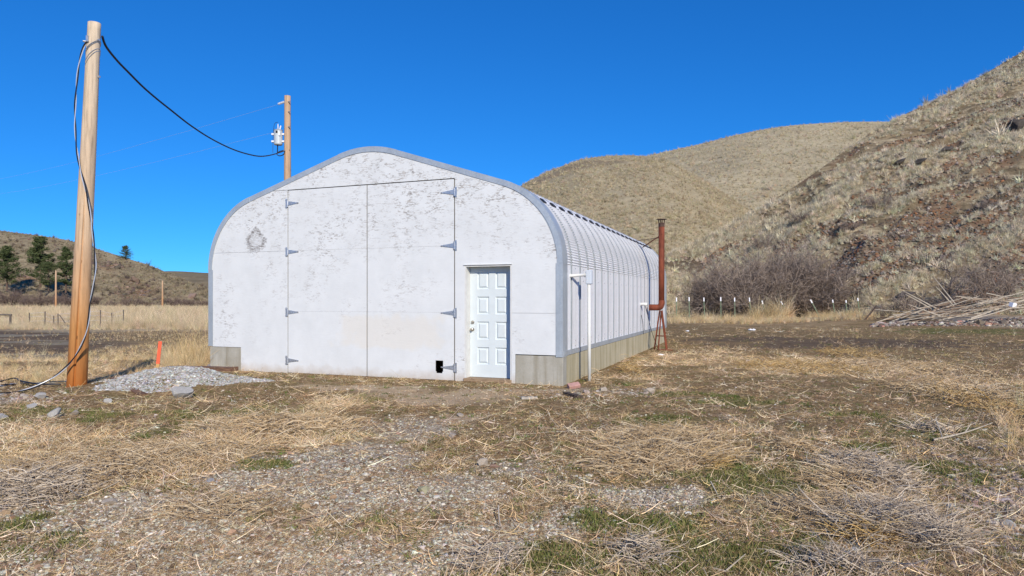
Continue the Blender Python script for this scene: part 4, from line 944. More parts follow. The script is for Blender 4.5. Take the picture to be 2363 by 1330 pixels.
# ------------------------------------------------------------------ shrubs, trees
def shrub_np(n0, n1, n2, h, spread, r0, seed, rad=1.0, droop=0.0, rise=0.8):
    g = np.random.default_rng(seed); Vs = []; Fs = []; off = 0
    def emit(P, rad_a, rad_b):
        nonlocal off
        k = P.shape[1]; RRr = rad_a+(rad_b-rad_a)*np.linspace(0, 1, k)[None, :]+np.zeros(P.shape[:2])
        V_, F_ = tubes_np(P, RRr); Vs.append(V_); Fs.append(F_+off); off += len(V_)
    a = g.uniform(0, 2*np.pi, n0); d0 = np.sqrt(g.uniform(0, 1, n0))*spread[0]*0.35
    st = np.stack([np.cos(a)*d0, np.sin(a)*d0*spread[1]/spread[0], np.zeros(n0)], 1)
    el = g.uniform(0.25, 1.0, n0)**0.7
    dr = np.stack([np.cos(a)*(1.1-el)*spread[0]/h, np.sin(a)*(1.1-el)*spread[1]/h, 0.35+el*0.75], 1)
    L = h*g.uniform(0.45, 0.95, n0)
    def grow(st, dr, L, k, wob, bend):
        t = np.linspace(0, 1, k)[None, :, None]
        w = g.normal(size=(len(st), 1, 3))*wob; w2 = g.normal(size=(len(st), 1, 3))*wob*0.5
        P = st[:, None, :]+(dr[:, None, :]*t+w*t*t+w2*np.sin(t*6))*L[:, None, None]
        P[:, :, 2] += bend*(t[:, :, 0]**2)*L[:, None]
        return P
    P0 = grow(st, dr, L, 6, 0.16, -droop); emit(P0, r0, r0*0.35)
    def kids(P, n, lr, k, wob, side):
        pi = g.integers(0, len(P), n); ti = g.uniform(0.25, 1.0, n)*(P.shape[1]-1); i0 = np.minimum(ti.astype(int), P.shape[1]-2); f = (ti-i0)[:, None]
        s_ = P[pi, i0]*(1-f)+P[pi, i0+1]*f; d_ = P[pi, i0+1]-P[pi, i0]; d_ /= np.linalg.norm(d_, axis=1, keepdims=True)+1e-9
        d_ = d_*0.7+g.normal(size=(n, 3))*side; d_[:, 2] += 0.18*rise; d_ /= np.linalg.norm(d_, axis=1, keepdims=True)
        return grow(s_, d_, h*lr*g.uniform(0.5, 1.3, n), k, wob, -droop*0.3)
    P1 = kids(P0, n1, 0.30, 4, 0.18, 0.55); emit(P1, r0*0.4, r0*0.2)
    P2 = kids(P1, n2, 0.17, 3, 0.2, 0.6); emit(P2, r0*0.24, r0*0.12)
    V_ = np.concatenate(Vs); V_[:, 2] = np.maximum(V_[:, 2], -0.1)
    return V_, np.concatenate(Fs)
def shrub(name, px, py, wpx, hpx, Y, counts, r0, seed, lb, group=None, mat='twig', z=None, cat='shrub', depth=1.0, **kw):
    b_ = at(px, py, Y)
    if z is None: z = float(gz(b_.x, b_.y)) if b_.z < 2 else b_.z
    h = hpx*Y/FPX; w = wpx*Y/FPX/2
    V_, F_ = shrub_np(*counts, h, (w*1.1, w*1.0*depth), r0, seed, **kw)
    V_[:, 2] *= h/np.percentile(V_[:, 2], 99); V_[:, 0] *= w/np.percentile(np.abs(V_[:, 0]), 97)
    o = obj(name, np_mesh(name, V_, [F_], M[mat]), None, (b_.x, b_.y, z-0.03))
    return tag(o, lb, cat, group)
gT = 'bare shrubs of the thicket behind the fence'
shrub('bare_shrub', 1640, 735, 130, 118, 52.0, (70, 750, 5000), 0.035, 1, 'leftmost low bare shrub of the purple brown thicket behind the fence', gT)
shrub('bare_shrub', 1720, 735, 170, 135, 51.0, (80, 950, 6400), 0.04, 2, 'bare shrub left of the thicket middle with bending branches', gT)
shrub('bare_shrub', 1800, 736, 180, 158, 52.5, (90, 1200, 8000), 0.045, 3, 'tallest dense bare shrub in the middle of the thicket', gT)
shrub('bare_shrub', 1880, 736, 150, 142, 51.5, (80, 900, 6000), 0.04, 4, 'rightmost tall bare shrub of the thicket beside the slope', gT)
shrub('bare_shrub', 1945, 733, 80, 45, 52.5, (50, 350, 1800), 0.035, 5, 'low spreading bare shrub right of the tall thicket', gT)
shrub('bare_sapling', 2203, 712, 70, 150, 41.0, (3, 60, 420), 0.06, 6, 'thin bare sapling rising behind the stick pile', None, cat='sapling', z=0.3, rise=1.2)
gR = 'bare shrubs at the foot of the right slope'
shrub('bare_shrub', 2285, 690, 130, 110, 43.0, (26, 220, 1300), 0.03, 7, 'open twiggy shrub right of the bare sapling', gR, z=1.2)
shrub('bare_shrub', 2120, 700, 110, 50, 42.0, (24, 160, 900), 0.025, 8, 'low twiggy shrub left of the bare sapling', gR, z=0.8)
shrub('bare_shrub', 2040, 722, 80, 35, 43.0, (22, 150, 700), 0.025, 9, 'small twiggy shrub between fence end and stick pile', gR)
# shrubs at the foot of the left ridge: one mesh of each of three forms, copied
gL = 'bare shrubs at the foot of the left ridge'
LS = [(30, 705, 90, 40, 'dark bare shrub at the far left edge below the pines'), (112, 706, 60, 32, 'bare shrub around the foot of the distant left pole'), (160, 706, 60, 30, 'bare shrub just left of the near pole'), (212, 705, 40, 24, 'bare shrub just right of the near pole'),
      (262, 697, 50, 12, 'wide low bare shrub left of the round one'), (303, 706, 42, 20, 'round dark bare shrub standing alone in the field edge'), (345, 700, 34, 12, 'tiny bare shrub left of the distant right pole'), (392, 703, 56, 22, 'purplish bare shrub right of the distant right pole'), (425, 702, 50, 18, 'bare shrub near the barn in the left distance'),
      (462, 700, 50, 14, 'low bare shrub beside the barn edge'), (75, 703, 50, 24, 'bare shrub between the left pines'), (-40, 705, 90, 40, 'bare shrub beyond the left edge')]
for k, (px, py, w, h, lb) in enumerate(LS):
    if px < 0: continue
    shrub('bare_shrub', px, py, w, h, 214.0-(k % 3)*4, (40, 300, 1300), 0.10, 20+k, lb, gL, 'twig_far', z=-0.9)
def surf(k, px, py):        # point of hill k on the ray through a pixel
    X, Y, Z_, rk, nv = HILLS[k]
    P = X/Y*FPX+CX; PYv = HY-(Z_-EYE)/Y*FPX
    d = (P-px)**2+(PYv-py)**2; d[:, nv:] = 1e9; i = np.unravel_index(np.argmin(d), d.shape); return Vector((X[i], Y[i], Z_[i]))
gS = 'low dark shrubs on the right hillside'
for k, (px, py, w, h, lb) in enumerate([(2030, 462, 120, 34, 'low dark shrub patch halfway up the right slope'), (1850, 500, 80, 26, 'dark shrub on the slope above the thicket'), (1760, 560, 110, 34, 'shrub patch on the slope just above the thicket'), (2290, 470, 100, 30, 'low shrub near the right edge below the rock outcrop'), (1960, 520, 70, 24, 'shrub above the reddish talus'), (2070, 540, 70, 18, 'small shrub right of the reddish talus')]):
    p_ = surf(0, px, py+h*0.4); V_, F_ = shrub_np(30, 240, 1100, h*p_.y/FPX, (w*p_.y/FPX/2, w*p_.y/FPX/2.2), 0.03, 60+k)
    o = obj('low_shrub', np_mesh('low_shrub', V_, [F_], M['twig']), None, p_-Vector((0, 0, 0.2))); tag(o, lb, 'shrub', gS)
def pine(px, py, hpx, wpx, Y, seed, lb, z=None, gaps=0.25):
    g = np.random.default_rng(seed); b_ = at(px, py, Y); z = b_.z if z is None else z
    h = hpx*Y/FPX; w = wpx*Y/FPX/2*1.35
    root = empty('pine_tree', (b_.x, Y, z), 0, lb, 'tree', 'pine trees on the left')
    MB().tube([(0, 0, -0.6), (0.1, 0, h*0.5), (0, 0.05, h*0.98)], [h*0.022, h*0.013, h*0.003], 8).build('trunk', M['trunk'], root)
    nb = 64; zb = h*(0.16+0.82*g.uniform(0, 1, nb)**0.9); a = g.uniform(0, 2*np.pi, nb); f = (zb/h-0.16)/0.82
    Lb = w*(1.0-f**1.5*0.86)*g.uniform(0.55, 1.1, nb)*np.where(f < 0.12, 0.7, 1)
    t = np.linspace(0, 1, 5)[None, :, None]
    P = np.stack([np.zeros(nb), np.zeros(nb), zb], 1)[:, None, :]+np.stack([np.cos(a), np.sin(a), 0.12+0.25*f], 1)[:, None, :]*Lb[:, None, None]*t
    P[:, :, 2] -= 0.10*Lb[:, None]*np.sin(t[:, :, 0]*3.1)
    Vb, Fb = tubes_np(P, (h*0.005*(1.2-np.linspace(0, 1, 5))[None, :]+np.zeros((nb, 5))))
    obj('branches', np_mesh('branches', Vb, [Fb], M['trunk']), root)
    n = 2300; bi = g.integers(0, nb, n); u = g.uniform(0.25, 1.05, n); j = np.minimum((u*4).astype(int), 3)
    C_ = P[bi, j]+(P[bi, j+1]-P[bi, j])*(u*4-j)[:, None]+g.normal(size=(n, 3))*np.array([.07, .07, .045])*w
    m6 = 5; D = g.normal(size=(n, m6, 3)); D[:, :, 2] = np.abs(D[:, :, 2])*0.6; D /= np.linalg.norm(D, axis=2, keepdims=True)
    s_ = h*0.040*g.uniform(0.6, 1.3, (n, m6, 1)); side = np.cross(D, g.normal(size=(n, m6, 3))); side /= np.linalg.norm(side, axis=2, keepdims=True)
    A_ = C_[:, None, :]-D*s_*0.2+side*s_*0.17; B2 = C_[:, None, :]-D*s_*0.2-side*s_*0.17; E_ = C_[:, None, :]+D*s_
    Vn = np.stack([A_, B2, E_], 2).reshape(-1, 3)
    obj('crown', np_mesh('crown', Vn, [np.arange(len(Vn)).reshape(-1, 3)], M['needles']), root)
pine(16, 668, 100, 62, 226, 3, 'pine cut by the left picture edge, leftmost of the row below the ridge')
pine(93, 660, 112, 58, 228, 4, 'tallest pine of the left row, right of the leftmost pine')
pine(152, 672, 100, 46, 226, 5, 'narrower pine just left of the near wooden pole')
pine(112, 668, 62, 46, 222, 9, 'short bushy pine in front of the tallest one')
p_ = surf(3, 291, 600); pine(289, 603, 34, 30, p_.y, 6, 'small lone pine on the skyline of the left ridge', p_.z-0.5)

M['basalt'] = plain('dark_basalt', (0.085, 0.072, 0.06), 0.95, 0, 0.5, 1.2)
for k, (px, py, w, h, lb) in enumerate(((2342, 296, 60, 34, 'big black rock outcrop high on the slope at the right edge'), (2180, 352, 44, 16, 'dark slanting rock ledge left of the big outcrop'), (2118, 380, 30, 10, 'small dark rock ledge, second from the left in the row'), (2072, 378, 34, 10, 'narrow dark rock ledge in the middle of the row of ledges'), (2035, 372, 30, 9, 'leftmost small dark ledge below the skyline'), (2080, 690, 40, 14, 'dark rocks at the slope foot behind the stick heap'))):
    p_ = surf(0, px, py); sc = p_.y/FPX
    me = rock_mesh('rock_outcrop', M['basalt'], 700+k, 3, (1, .7, 1), 0.5)
    o = obj('rock_outcrop', me, None, p_+Vector((0, -0.5, 0.25)), (0, -0.45, 0.15)); o.scale = (w*sc/2, 1.1, h*sc/2)
    tag(o, lb, 'rock', 'dark rock ledges on the right slope')

# ------------------------------------------------------------------ stick pile on the right
gK = 'canes and sticks of the heap at the right'
def stick(a, b_, r, mat, lb, bend=0.0, name='stick'):
    a, b_ = Vector(a), Vector(b_); L = (b_-a).length
    pts = [(0, 0, 0), (L*0.33, 0, bend*0.7), (L*0.66, 0.02, bend), (L, 0, 0)]
    o = MB().tube(pts, [r*1.15, r, r*0.8, r*0.45], 6).build(name, mat, None, a, (0, -math.asin(max(-1, min(1, (b_-a).normalized().z))), math.atan2(b_.y-a.y, b_.x-a.x)))
    return tag(o, lb, 'stick', gK)
SP = 36.8
for (x0, y0, x1, y1, lb) in ((2160, 712, 2083, 671, 'pale cane jutting out to the upper left of the heap, upper of the pair'), (2155, 716, 2090, 680, 'pale cane jutting out to the upper left of the heap, lower of the pair'),
                             (2206, 704, 2155, 640, 'tallest pale cane sticking up from the middle of the heap'), (2200, 706, 2160, 662, 'shorter pale cane beside the tallest upright one'),
                             (2170, 730, 2096, 703, 'thick short cane at the left end of the heap'), (2240, 735, 2300, 714, 'pale cane lying low across the front of the heap'), (2276, 677, 2330, 688, 'pale cane slanting down from the top of the heap')):
    stick(at(x0, y0, SP-random.uniform(0, .6)), at(x1, y1, SP+random.uniform(-.6, .2)), 0.03, M['cane'], lb)
rs = random.Random(5)
for k in range(70):
    px = rs.uniform(2095, 2400); top = np.interp(px, [2095, 2150, 2200, 2260, 2363, 2420], [722, 712, 702, 692, 676, 672])
    py = rs.uniform(top, 742-0.10*(px-2095)); Y = SP+(740-py)*0.03+rs.uniform(-.5, .5)
    L = rs.uniform(60, 200); an = rs.gauss(-0.16, 0.16)
    a = at(px-L/2, py-math.sin(an)*L/2, Y+rs.uniform(-1, 1)); b_ = at(px+L/2, py+math.sin(an)*L/2, Y+rs.uniform(-1, 1))
    for q_ in (a, b_): q_.z = max(q_.z, float(gz(q_.x, q_.y))+0.05)
    mt_ = 'cane' if rs.random() < 0.62 else 'cane_brown'
    stick(a, b_, rs.uniform(0.010, 0.026), M[mt_], ('bleached' if mt_ == 'cane' else 'brown')+' cane lying lengthwise in the '+('left' if px < 2170 else 'middle' if px < 2270 else 'right')+' third of the tangled heap at the right', rs.uniform(-.06, .12))
for k in range(10):
    px = rs.uniform(2040, 2110); p_ = gpt(px, rs.uniform(745, 752)); a = rs.uniform(-.5, .5); L = rs.uniform(.5, 1.1)
    stick(p_+Vector((-L*math.cos(a), -L*math.sin(a), 0.06)), p_+Vector((L*math.cos(a), L*math.sin(a), rs.uniform(.08, .3))), 0.03, M['bark'], 'dark brown stick on the ground at the left foot of the heap')

# ------------------------------------------------------------------ dry weed clumps and branches in the yard
def weed(px, py, rx, ry, n, hgt, seed, mat, lb, rad=0.0028, flat=0.25, fan=None):
    g = np.random.default_rng(seed); c = gpt(px, py); s_ = c.y/FPX; X_ = rx*s_; Y_ = max(0.2, ry*s_*c.y/EYE)
    a = g.uniform(0, 2*np.pi, n); q = np.sqrt(g.uniform(0, 1, n))
    x = c.x+np.cos(a)*q*X_; y = c.y+np.sin(a)*q*Y_
    hgt = hgt*1.5; dome = (1-q**2)*hgt*(0.4+1.2*fbm(x*5, y*5, 2, seed))
    st = np.stack([x, y, gz(x, y)+g.uniform(0, 1, n)*dome*0.7+0.004], 1)
    da = 6.0*fbm(x*3.2+seed, y*3.2, 2, seed)+g.normal(0.1, 0.75, n)+(g.random(n) < 0.5)*np.pi
    if fan is not None: da = np.arctan2(np.sin(a)*Y_, np.cos(a)*X_)+g.normal(0, 0.5, n)
    L = (0.05+0.30*g.uniform(0, 1, n)**2.2)*min(1.0, 0.5+X_)
    dz = g.uniform(-0.15, flat, n)
    d = np.stack([np.cos(da), np.sin(da), dz], 1)
    t = np.linspace(0, 1, 5)[None, :, None]
    w = g.normal(size=(n, 1, 3))*0.75; w[:, :, 2] = np.abs(w[:, :, 2])*0.5
    P = st[:, None, :]+(d[:, None, :]*t+w*(t-t*t))*L[:, None, None]
    P[:, :, 2] = np.maximum(P[:, :, 2], gz(P[:, :, 0], P[:, :, 1])+0.004)
    r_ = rad*g.uniform(0.6, 1.5, n)[:, None]*np.linspace(1.1, 0.5, 5)[None, :]
    P = P-np.array(c)[None, None, :]
    V_, F_ = tubes_np(P, r_)
    o = obj('dry_weed', np_mesh('dry_weed', V_, [F_], M[mat]), None, c)
    tag(o, lb, 'dry weeds', 'matted clumps of dry weeds in the yard')
WE = [(1540,1035,150,42,1500,.14,'stem','wide tan mat of dry weeds right of the driveway'), (1490,1075,110,26,800,.09,'stem','lower tan weed mat running down to the gravel'),
      (1832,1032,50,14,260,.10,'stem','small tan weed tuft in the middle right of the yard'), (1640,1073,45,10,200,.07,'stem_gold','golden weed tuft at the edge of the green patch'),
      (1985,1080,90,24,520,.12,'stem_grey','grey tan weed clump between two green patches'), (1960,1115,120,22,520,.10,'stem','tan weed clump above the big grey tangle'),
      (2040,1120,70,26,420,.14,'stem_grey','pale grey bristling weed clump on the right'), (1880,1180,110,28,800,.09,'stem','pale flattened weeds at the left of the big tangle'),
      (2060,1220,150,50,1500,.13,'stem_grey','big grey tangle of dry weeds in the lower right'), (2000,1240,70,24,420,.12,'stem_gold','golden dry tuft inside the big grey tangle'),
      (2150,1250,90,30,600,.15,'stem_grey','right wing of tangled grey weeds by the rubble'), (1492,1292,52,20,240,.13,'stem_grey','bleached weed bundle at the bottom near the frame edge'),
      (1935,1320,120,12,420,.10,'stem_grey','pale weeds cut by the bottom edge at right'), (2335,960,50,60,420,.22,'stem_gold','upright golden weeds at the right picture edge'),
      (2150,990,60,8,160,.05,'stem_grey','thin pale weeds around the forked branch'), (1960,820,50,12,300,.20,'stem_gold','golden tuft on the dark dirt in the right middle'),
      (640,985,170,26,1100,.06,'stem','flattened tan weeds left of the driveway top'), (240,1080,230,45,1800,.09,'stem','wide matted straw in the left foreground'),
      (100,1130,140,40,900,.09,'stem_grey','grey straw mat at the left picture edge'), (400,1060,200,40,1200,.08,'stem','matted straw bordering the gravel on the left'),
      (500,1180,120,14,220,.04,'stem','thin straw scattered over grey gravel on the left'), (1140,1290,80,16,160,.05,'stem_grey','thin dead weeds at the bottom centre'),
      (2080,850,150,24,900,.10,'stem','tan weed mat in the right middle distance'), (1850,850,150,16,700,.08,'stem_gold','golden straw patch in the middle distance on the right'), (2200,905,120,22,600,.10,'stem','brown tan weed mat near the right edge'),
      (1455,862,16,12,120,.30,'stem_gold','dry tuft leaning on the long concrete footing'), (1385,880,22,10,120,.16,'stem','dry weeds at the foot of the conduit post')]
for k, (px, py, rx, ry, n, h_, mt, lb) in enumerate(WE): weed(px, py, rx, ry, int(n*1.4), h_, 200+k, mt, lb, rad=0.0022 if py > 1150 else 0.0028 if py > 1000 else 0.0042, flat=0.85 if h_ > .19 else 0.6 if mt != 'stem' else 0.42)
def branch(pts, r, mat, lb, side=(), seed=1, cat='branch'):
    P = []
    for px, py, dz in pts: q_ = gpt(px, py); P.append(q_+Vector((0, 0, dz+r)))
    mb = MB(); o0 = P[0]; c = catmull([p_-o0 for p_ in P], 6); mb.tube(c, [r*(1-0.65*i/len(c)) for i in range(len(c))], 6)
    for s_ in side:
        Q = [gpt(px, py)+Vector((0, 0, dz+r*0.6)) for px, py, dz in s_]; c = catmull([p_-o0 for p_ in Q], 5); mb.tube(c, [r*0.6*(1-0.6*i/len(c)) for i in range(len(c))], 5)
    return tag(mb.build('fallen_branch', M[mat], None, o0), lb, cat, 'fallen twigs and branches in the yard')
branch([(2155,1018,0),(2200,1012,.02),(2240,1003,.03),(2290,988,.05)], 0.012, 'cane', 'forked pale branch with upright prongs on the green patch', [[(2175,1015,.01),(2168,1008,.08),(2160,1000,.16),(2172,1000,.22)], [(2225,1006,.02),(2238,1000,.08),(2243,1000,.12)]])
branch([(640,1222,0),(700,1205,.02),(760,1195,.03),(815,1180,.02)], 0.006, 'cane_brown', 'thin curved twig on the gravel left of centre', [[(700,1205,.02),(740,1210,.01)]])
branch([(1450,1168,0),(1480,1172,.02),(1520,1172,.02),(1555,1160,.04)], 0.005, 'cane', 'comb shaped dead stalk with raised side twigs', [[(1470,1172,.01),(1480,1165,.08)], [(1500,1173,.02),(1512,1165,.09)], [(1525,1170,.02),(1535,1160,.08)]])
branch([(1640,1130,.06),(1660,1150,.0),(1670,1160,.0)], 0.005, 'cane', 'short pale stalk standing tilted in the moss', [[(1658,1148,.01),(1690,1152,.02)]])
branch([(1630,1312,0),(1675,1330,.02)], 0.008, 'cane', 'pale split stick near the bottom edge right of centre', [[(1675,1328,.02),(1720,1305,.06)]])
branch([(1150,1195,.08),(1158,1220,.0),(1200,1228,.0)], 0.005, 'cane', 'forked thin twig standing in the centre gravel', [[(1158,1218,.0),(1120,1210,.03)]])
branch([(1045,1265,0),(1120,1262,.02),(1190,1255,.02)], 0.005, 'cane_brown', 'straight thin twig on the gravel at bottom centre', [[(1150,1258,.02),(1185,1245,.05)]])
branch([(1345,1035,0),(1400,1022,.03),(1450,1010,.08)], 0.005, 'cane', 'pale stalk pointing into the wide tan weed mat')
branch([(1240,1000,0),(1330,997,.01),(1410,995,.01)], 0.004, 'cane', 'long straw thin stalk lying flat before the weed mat')
branch([(400,1200,0),(480,1197,.01),(560,1190,.01)], 0.005, 'cane_brown', 'short thin twig at the lower left straw edge')

# ------------------------------------------------------------------ scattered small stuff (instances on points)
def proto(name, V_, F_, mat):
    return bpy.data.objects.new(name, np_mesh(name, V_, F_, mat))
def coll(name, objs):
    c = bpy.data.collections.new(name)
    for o in objs: c.objects.link(o)
    return c
def scatter(name, pos, scl, rot, tint, idx, c, label=None):
    me = bpy.data.meshes.new(name); n = len(pos); me.vertices.add(n); me.vertices.foreach_set('co', np.asarray(pos, np.float32).ravel())
    a = me.attributes.new('scl', 'FLOAT_VECTOR', 'POINT'); a.data.foreach_set('vector', np.asarray(scl, np.float32).ravel())
    a = me.attributes.new('rot', 'FLOAT_VECTOR', 'POINT'); a.data.foreach_set('vector', np.asarray(rot, np.float32).ravel())
    a = me.attributes.new('tint', 'FLOAT_COLOR', 'POINT'); a.data.foreach_set('color', np.concatenate([tint, np.ones((n, 1))], 1).astype(np.float32).ravel())
    a = me.attributes.new('idx', 'INT', 'POINT'); a.data.foreach_set('value', np.asarray(idx, np.int32))
    o = obj(name, me); o['kind'] = 'stuff'
    ng = bpy.data.node_groups.new(name, 'GeometryNodeTree')
    ng.interface.new_socket('Geometry', in_out='INPUT', socket_type='NodeSocketGeometry'); ng.interface.new_socket('Geometry', in_out='OUTPUT', socket_type='NodeSocketGeometry')
    gi = ng.nodes.new('NodeGroupInput'); go = ng.nodes.new('NodeGroupOutput'); ip = ng.nodes.new('GeometryNodeInstanceOnPoints'); ci = ng.nodes.new('GeometryNodeCollectionInfo')
    ci.inputs['Collection'].default_value = c; ci.inputs['Separate Children'].default_value = True; ci.inputs['Reset Children'].default_value = True
    L = ng.links.new; L(gi.outputs[0], ip.inputs['Points']); L(ci.outputs[0], ip.inputs['Instance']); ip.inputs['Pick Instance'].default_value = True
    for nm, ty, sk in (('scl', 'FLOAT_VECTOR', 'Scale'), ('rot', 'FLOAT_VECTOR', 'Rotation'), ('idx', 'INT', 'Instance Index')):
        na_ = ng.nodes.new('GeometryNodeInputNamedAttribute'); na_.data_type = ty; na_.inputs[0].default_value = nm
        L([q for q in na_.outputs if q.enabled and q.name == 'Attribute'][0], ip.inputs[sk])
    L(ip.outputs[0], go.inputs[0])
    md = o.modifiers.new('scatter', 'NODES'); md.node_group = ng
    return o
def pick(P, w=None):
    P = np.array(P); i = rng.choice(len(P[0]) if False else P.shape[0], size=w)
    return P[i]
def rock_proto(name, seed, sub):
    me = rock_mesh(name, M['inst_rock'], seed, sub); return bpy.data.objects.new(name, me)
pebC = coll('pebble_shapes', [rock_proto('pebble', 300+i, 1) for i in range(6)])
def blades(n, lmin, lmax, spread, up, rad, curl, seed, segs=4):
    g = np.random.default_rng(seed); a = g.uniform(0, 2*np.pi, n); q = np.sqrt(g.uniform(0, 1, n))*spread
    st = np.stack([np.cos(a)*q, np.sin(a)*q, np.zeros(n)], 1); da = g.uniform(0, 2*np.pi, n)
    e = g.uniform(up[0], up[1], n); d = np.stack([np.cos(da)*np.cos(e), np.sin(da)*np.cos(e), np.sin(e)], 1)
    L = g.uniform(lmin, lmax, n); t = np.linspace(0, 1, segs)[None, :, None]
    w = g.normal(size=(n, 1, 3))*curl
    P = st[:, None, :]+(d[:, None, :]*t+w*t*t)*L[:, None, None]
    P[:, :, 2] = np.maximum(P[:, :, 2]-0.0*t[:, :, 0], 0.0)
    return tubes_np(P, rad*g.uniform(.6, 1.4, n)[:, None]*np.linspace(1.1, 0.35, segs)[None, :])
def tuftC(name, k, *a, **kw):
    L_ = []
    for i in range(k):
        V_, F_ = blades(*a, seed=500+i+len(name)*10, **kw); L_.append(proto(name, V_, [F_], M['inst']))
    return coll(name+'_shapes', L_)
litC = tuftC('straw', 6, 7, 0.03, 0.13, 0.07, (-0.05, 0.4), 0.0019, 0.45)
leafC = tuftC('sprig', 4, 18, 0.008, 0.026, 0.05, (0.0, 1.2), 0.0028, 0.5, segs=3)
tallC = tuftC('tall_grass', 5, 26, 0.35, 1.0, 0.16, (0.95, 1.5), 0.006, 0.28)
bunC = tuftC('bunch_grass', 5, 40, 0.25, 0.62, 0.12, (0.45, 1.5), 0.016, 0.35, segs=3)
def wedge(n, r0, r1, q0, q1, power):
    # random ground points in front of the viewer, denser nearby
    u = rng.uniform(0, 1, n); k = 1-power
    y = (r0**k+(r1**k-r0**k)*u)**(1/k); q = rng.uniform(q0, q1, n); return q*y, y
def tints(n, cols, jit=0.18):
    c = np.array(cols)[rng.integers(0, len(cols), n)]; return np.clip(c*(1+rng.normal(size=(n, 1))*jit)*(1+rng.normal(size=(n, 3))*0.04), 0.01, 0.95)
def outside_barn(x, y):
    lx, ly = blocal(x, y); return ~((np.abs(lx) < 4.1) & (ly > -0.02) & (ly < BL+0.1))
GREY = [(.39,.345,.25),(.48,.43,.32),(.30,.245,.165),(.55,.505,.395),(.44,.36,.235),(.62,.58,.465),(.38,.26,.15),(.24,.19,.13),(.42,.40,.32)]
STRAW = [(.60,.45,.275),(.68,.54,.35),(.50,.355,.20),(.36,.24,.13),(.72,.60,.44),(.58,.41,.20)]
def put(name, x, y, s, cols, c, ncol, flat=True, jit=0.18, zoff=0.0, asp=None, zfun=gz):
    n = len(x); z = zfun(x, y)+zoff if callable(zfun) else zfun
    sc_ = np.repeat(s[:, None], 3, 1) if asp is None else s[:, None]*asp
    ro = np.zeros((n, 3)); ro[:, 2] = rng.uniform(0, 6.28, n)
    if not flat: ro[:, :2] = rng.uniform(-.5, .5, (n, 2))
    return scatter(name, np.stack([x, y, z], 1), sc_, ro, tints(n, cols, jit), rng.integers(0, ncol, n), c)
# pebbles
x, y = wedge(330000, 2.6, 22, -0.85, 0.85, 2.2); zo = zones(x, y)
k = rng.uniform(0, 1, len(x)) < np.clip(zo['gravel']*0.85+0.17+0.16*zo['dirt']+0.10*sst(0.55, .8, x/y), 0, 1)*(1-0.6*zo['straw']*(1-zo['gravel'])); k &= outside_barn(x, y)
x, y = x[k], y[k]; n = len(x); s_ = 0.0072*np.exp(rng.normal(0, 0.45, n))*(1+0.04*y)
put('gravel', x, y, s_, GREY, pebC, 6, False, 0.22, asp=np.stack([np.ones(n), rng.uniform(.6, 1, n), rng.uniform(.45, .8, n)], 1))
# coarser rubble at the right foreground and below the stick heap
bx = []; 
for (px, py, rx, ry, cnt, sm) in ((2310, 1150, 120, 130, 1900, .023), (2230, 1080, 140, 60, 700, .017), (1330, 912, 90, 10, 260, .024), (1480, 905, 60, 8, 130, .026), (2300, 1270, 110, 50, 700, .02), (60, 920, 110, 14, 260, .026)):
    for _ in range(cnt):
        a = rng.normal(px, rx*0.55); b_ = max(760, rng.normal(py, ry*0.55)); q_ = gp(a, b_); bx.append((q_[0], q_[1], sm*math.exp(rng.normal(0, .4))))
bx = np.array(bx); k = outside_barn(bx[:, 0], bx[:, 1]); bx = bx[k]
put('rubble', bx[:, 0], bx[:, 1], bx[:, 2], [(.33,.27,.21),(.40,.34,.27),(.27,.21,.165),(.36,.27,.21),(.46,.40,.34),(.22,.17,.13),(.31,.22,.165)], pebC, 6, False, 0.2, asp=np.stack([np.ones(len(bx)), np.full(len(bx), .8), np.full(len(bx), .6)], 1))
px = rng.uniform(2010, 2420, 2600); py = rng.uniform(0, 1, 2600)**0.7; py = 757-py*np.interp(px, [2010, 2150, 2363], [10, 34, 70])
Y = 35.2+(757-py)*0.06+rng.uniform(-.4, .4, 2600); X_ = (px-CX)/FPX*Y
put('rubble', X_, Y, 0.075*np.exp(rng.normal(0, .45, 2600)), [(.26,.21,.16),(.18,.14,.11),(.3,.17,.12),(.42,.37,.31),(.12,.09,.07),(.33,.28,.22)], pebC, 6, False, 0.25)
# gravel heap stones
n = 15000; a = rng.uniform(0, 6.28, n); q_ = np.sqrt(rng.uniform(0, 1, n))**1.15; q_ = q_*(0.78+0.5*fbm(np.cos(a)*2+9, np.sin(a)*2, 3, 211)); x = PILE[0]+np.cos(a)*q_*1.28*(1+.15*np.sin(3*a)); y = PILE[1]+np.sin(a)*q_*0.9
k = outside_barn(x, y); x, y = x[k], y[k]; n = len(x)
put('gravel_pile', x, y, 0.021*np.exp(rng.normal(0, .35, n)), [(.36,.36,.345),(.44,.435,.41),(.26,.26,.25),(.40,.365,.30),(.54,.53,.50),(.30,.255,.20)], pebC, 6, False, 0.15, asp=np.stack([np.ones(n), rng.uniform(.6, 1, n), rng.uniform(.45, .75, n)], 1))
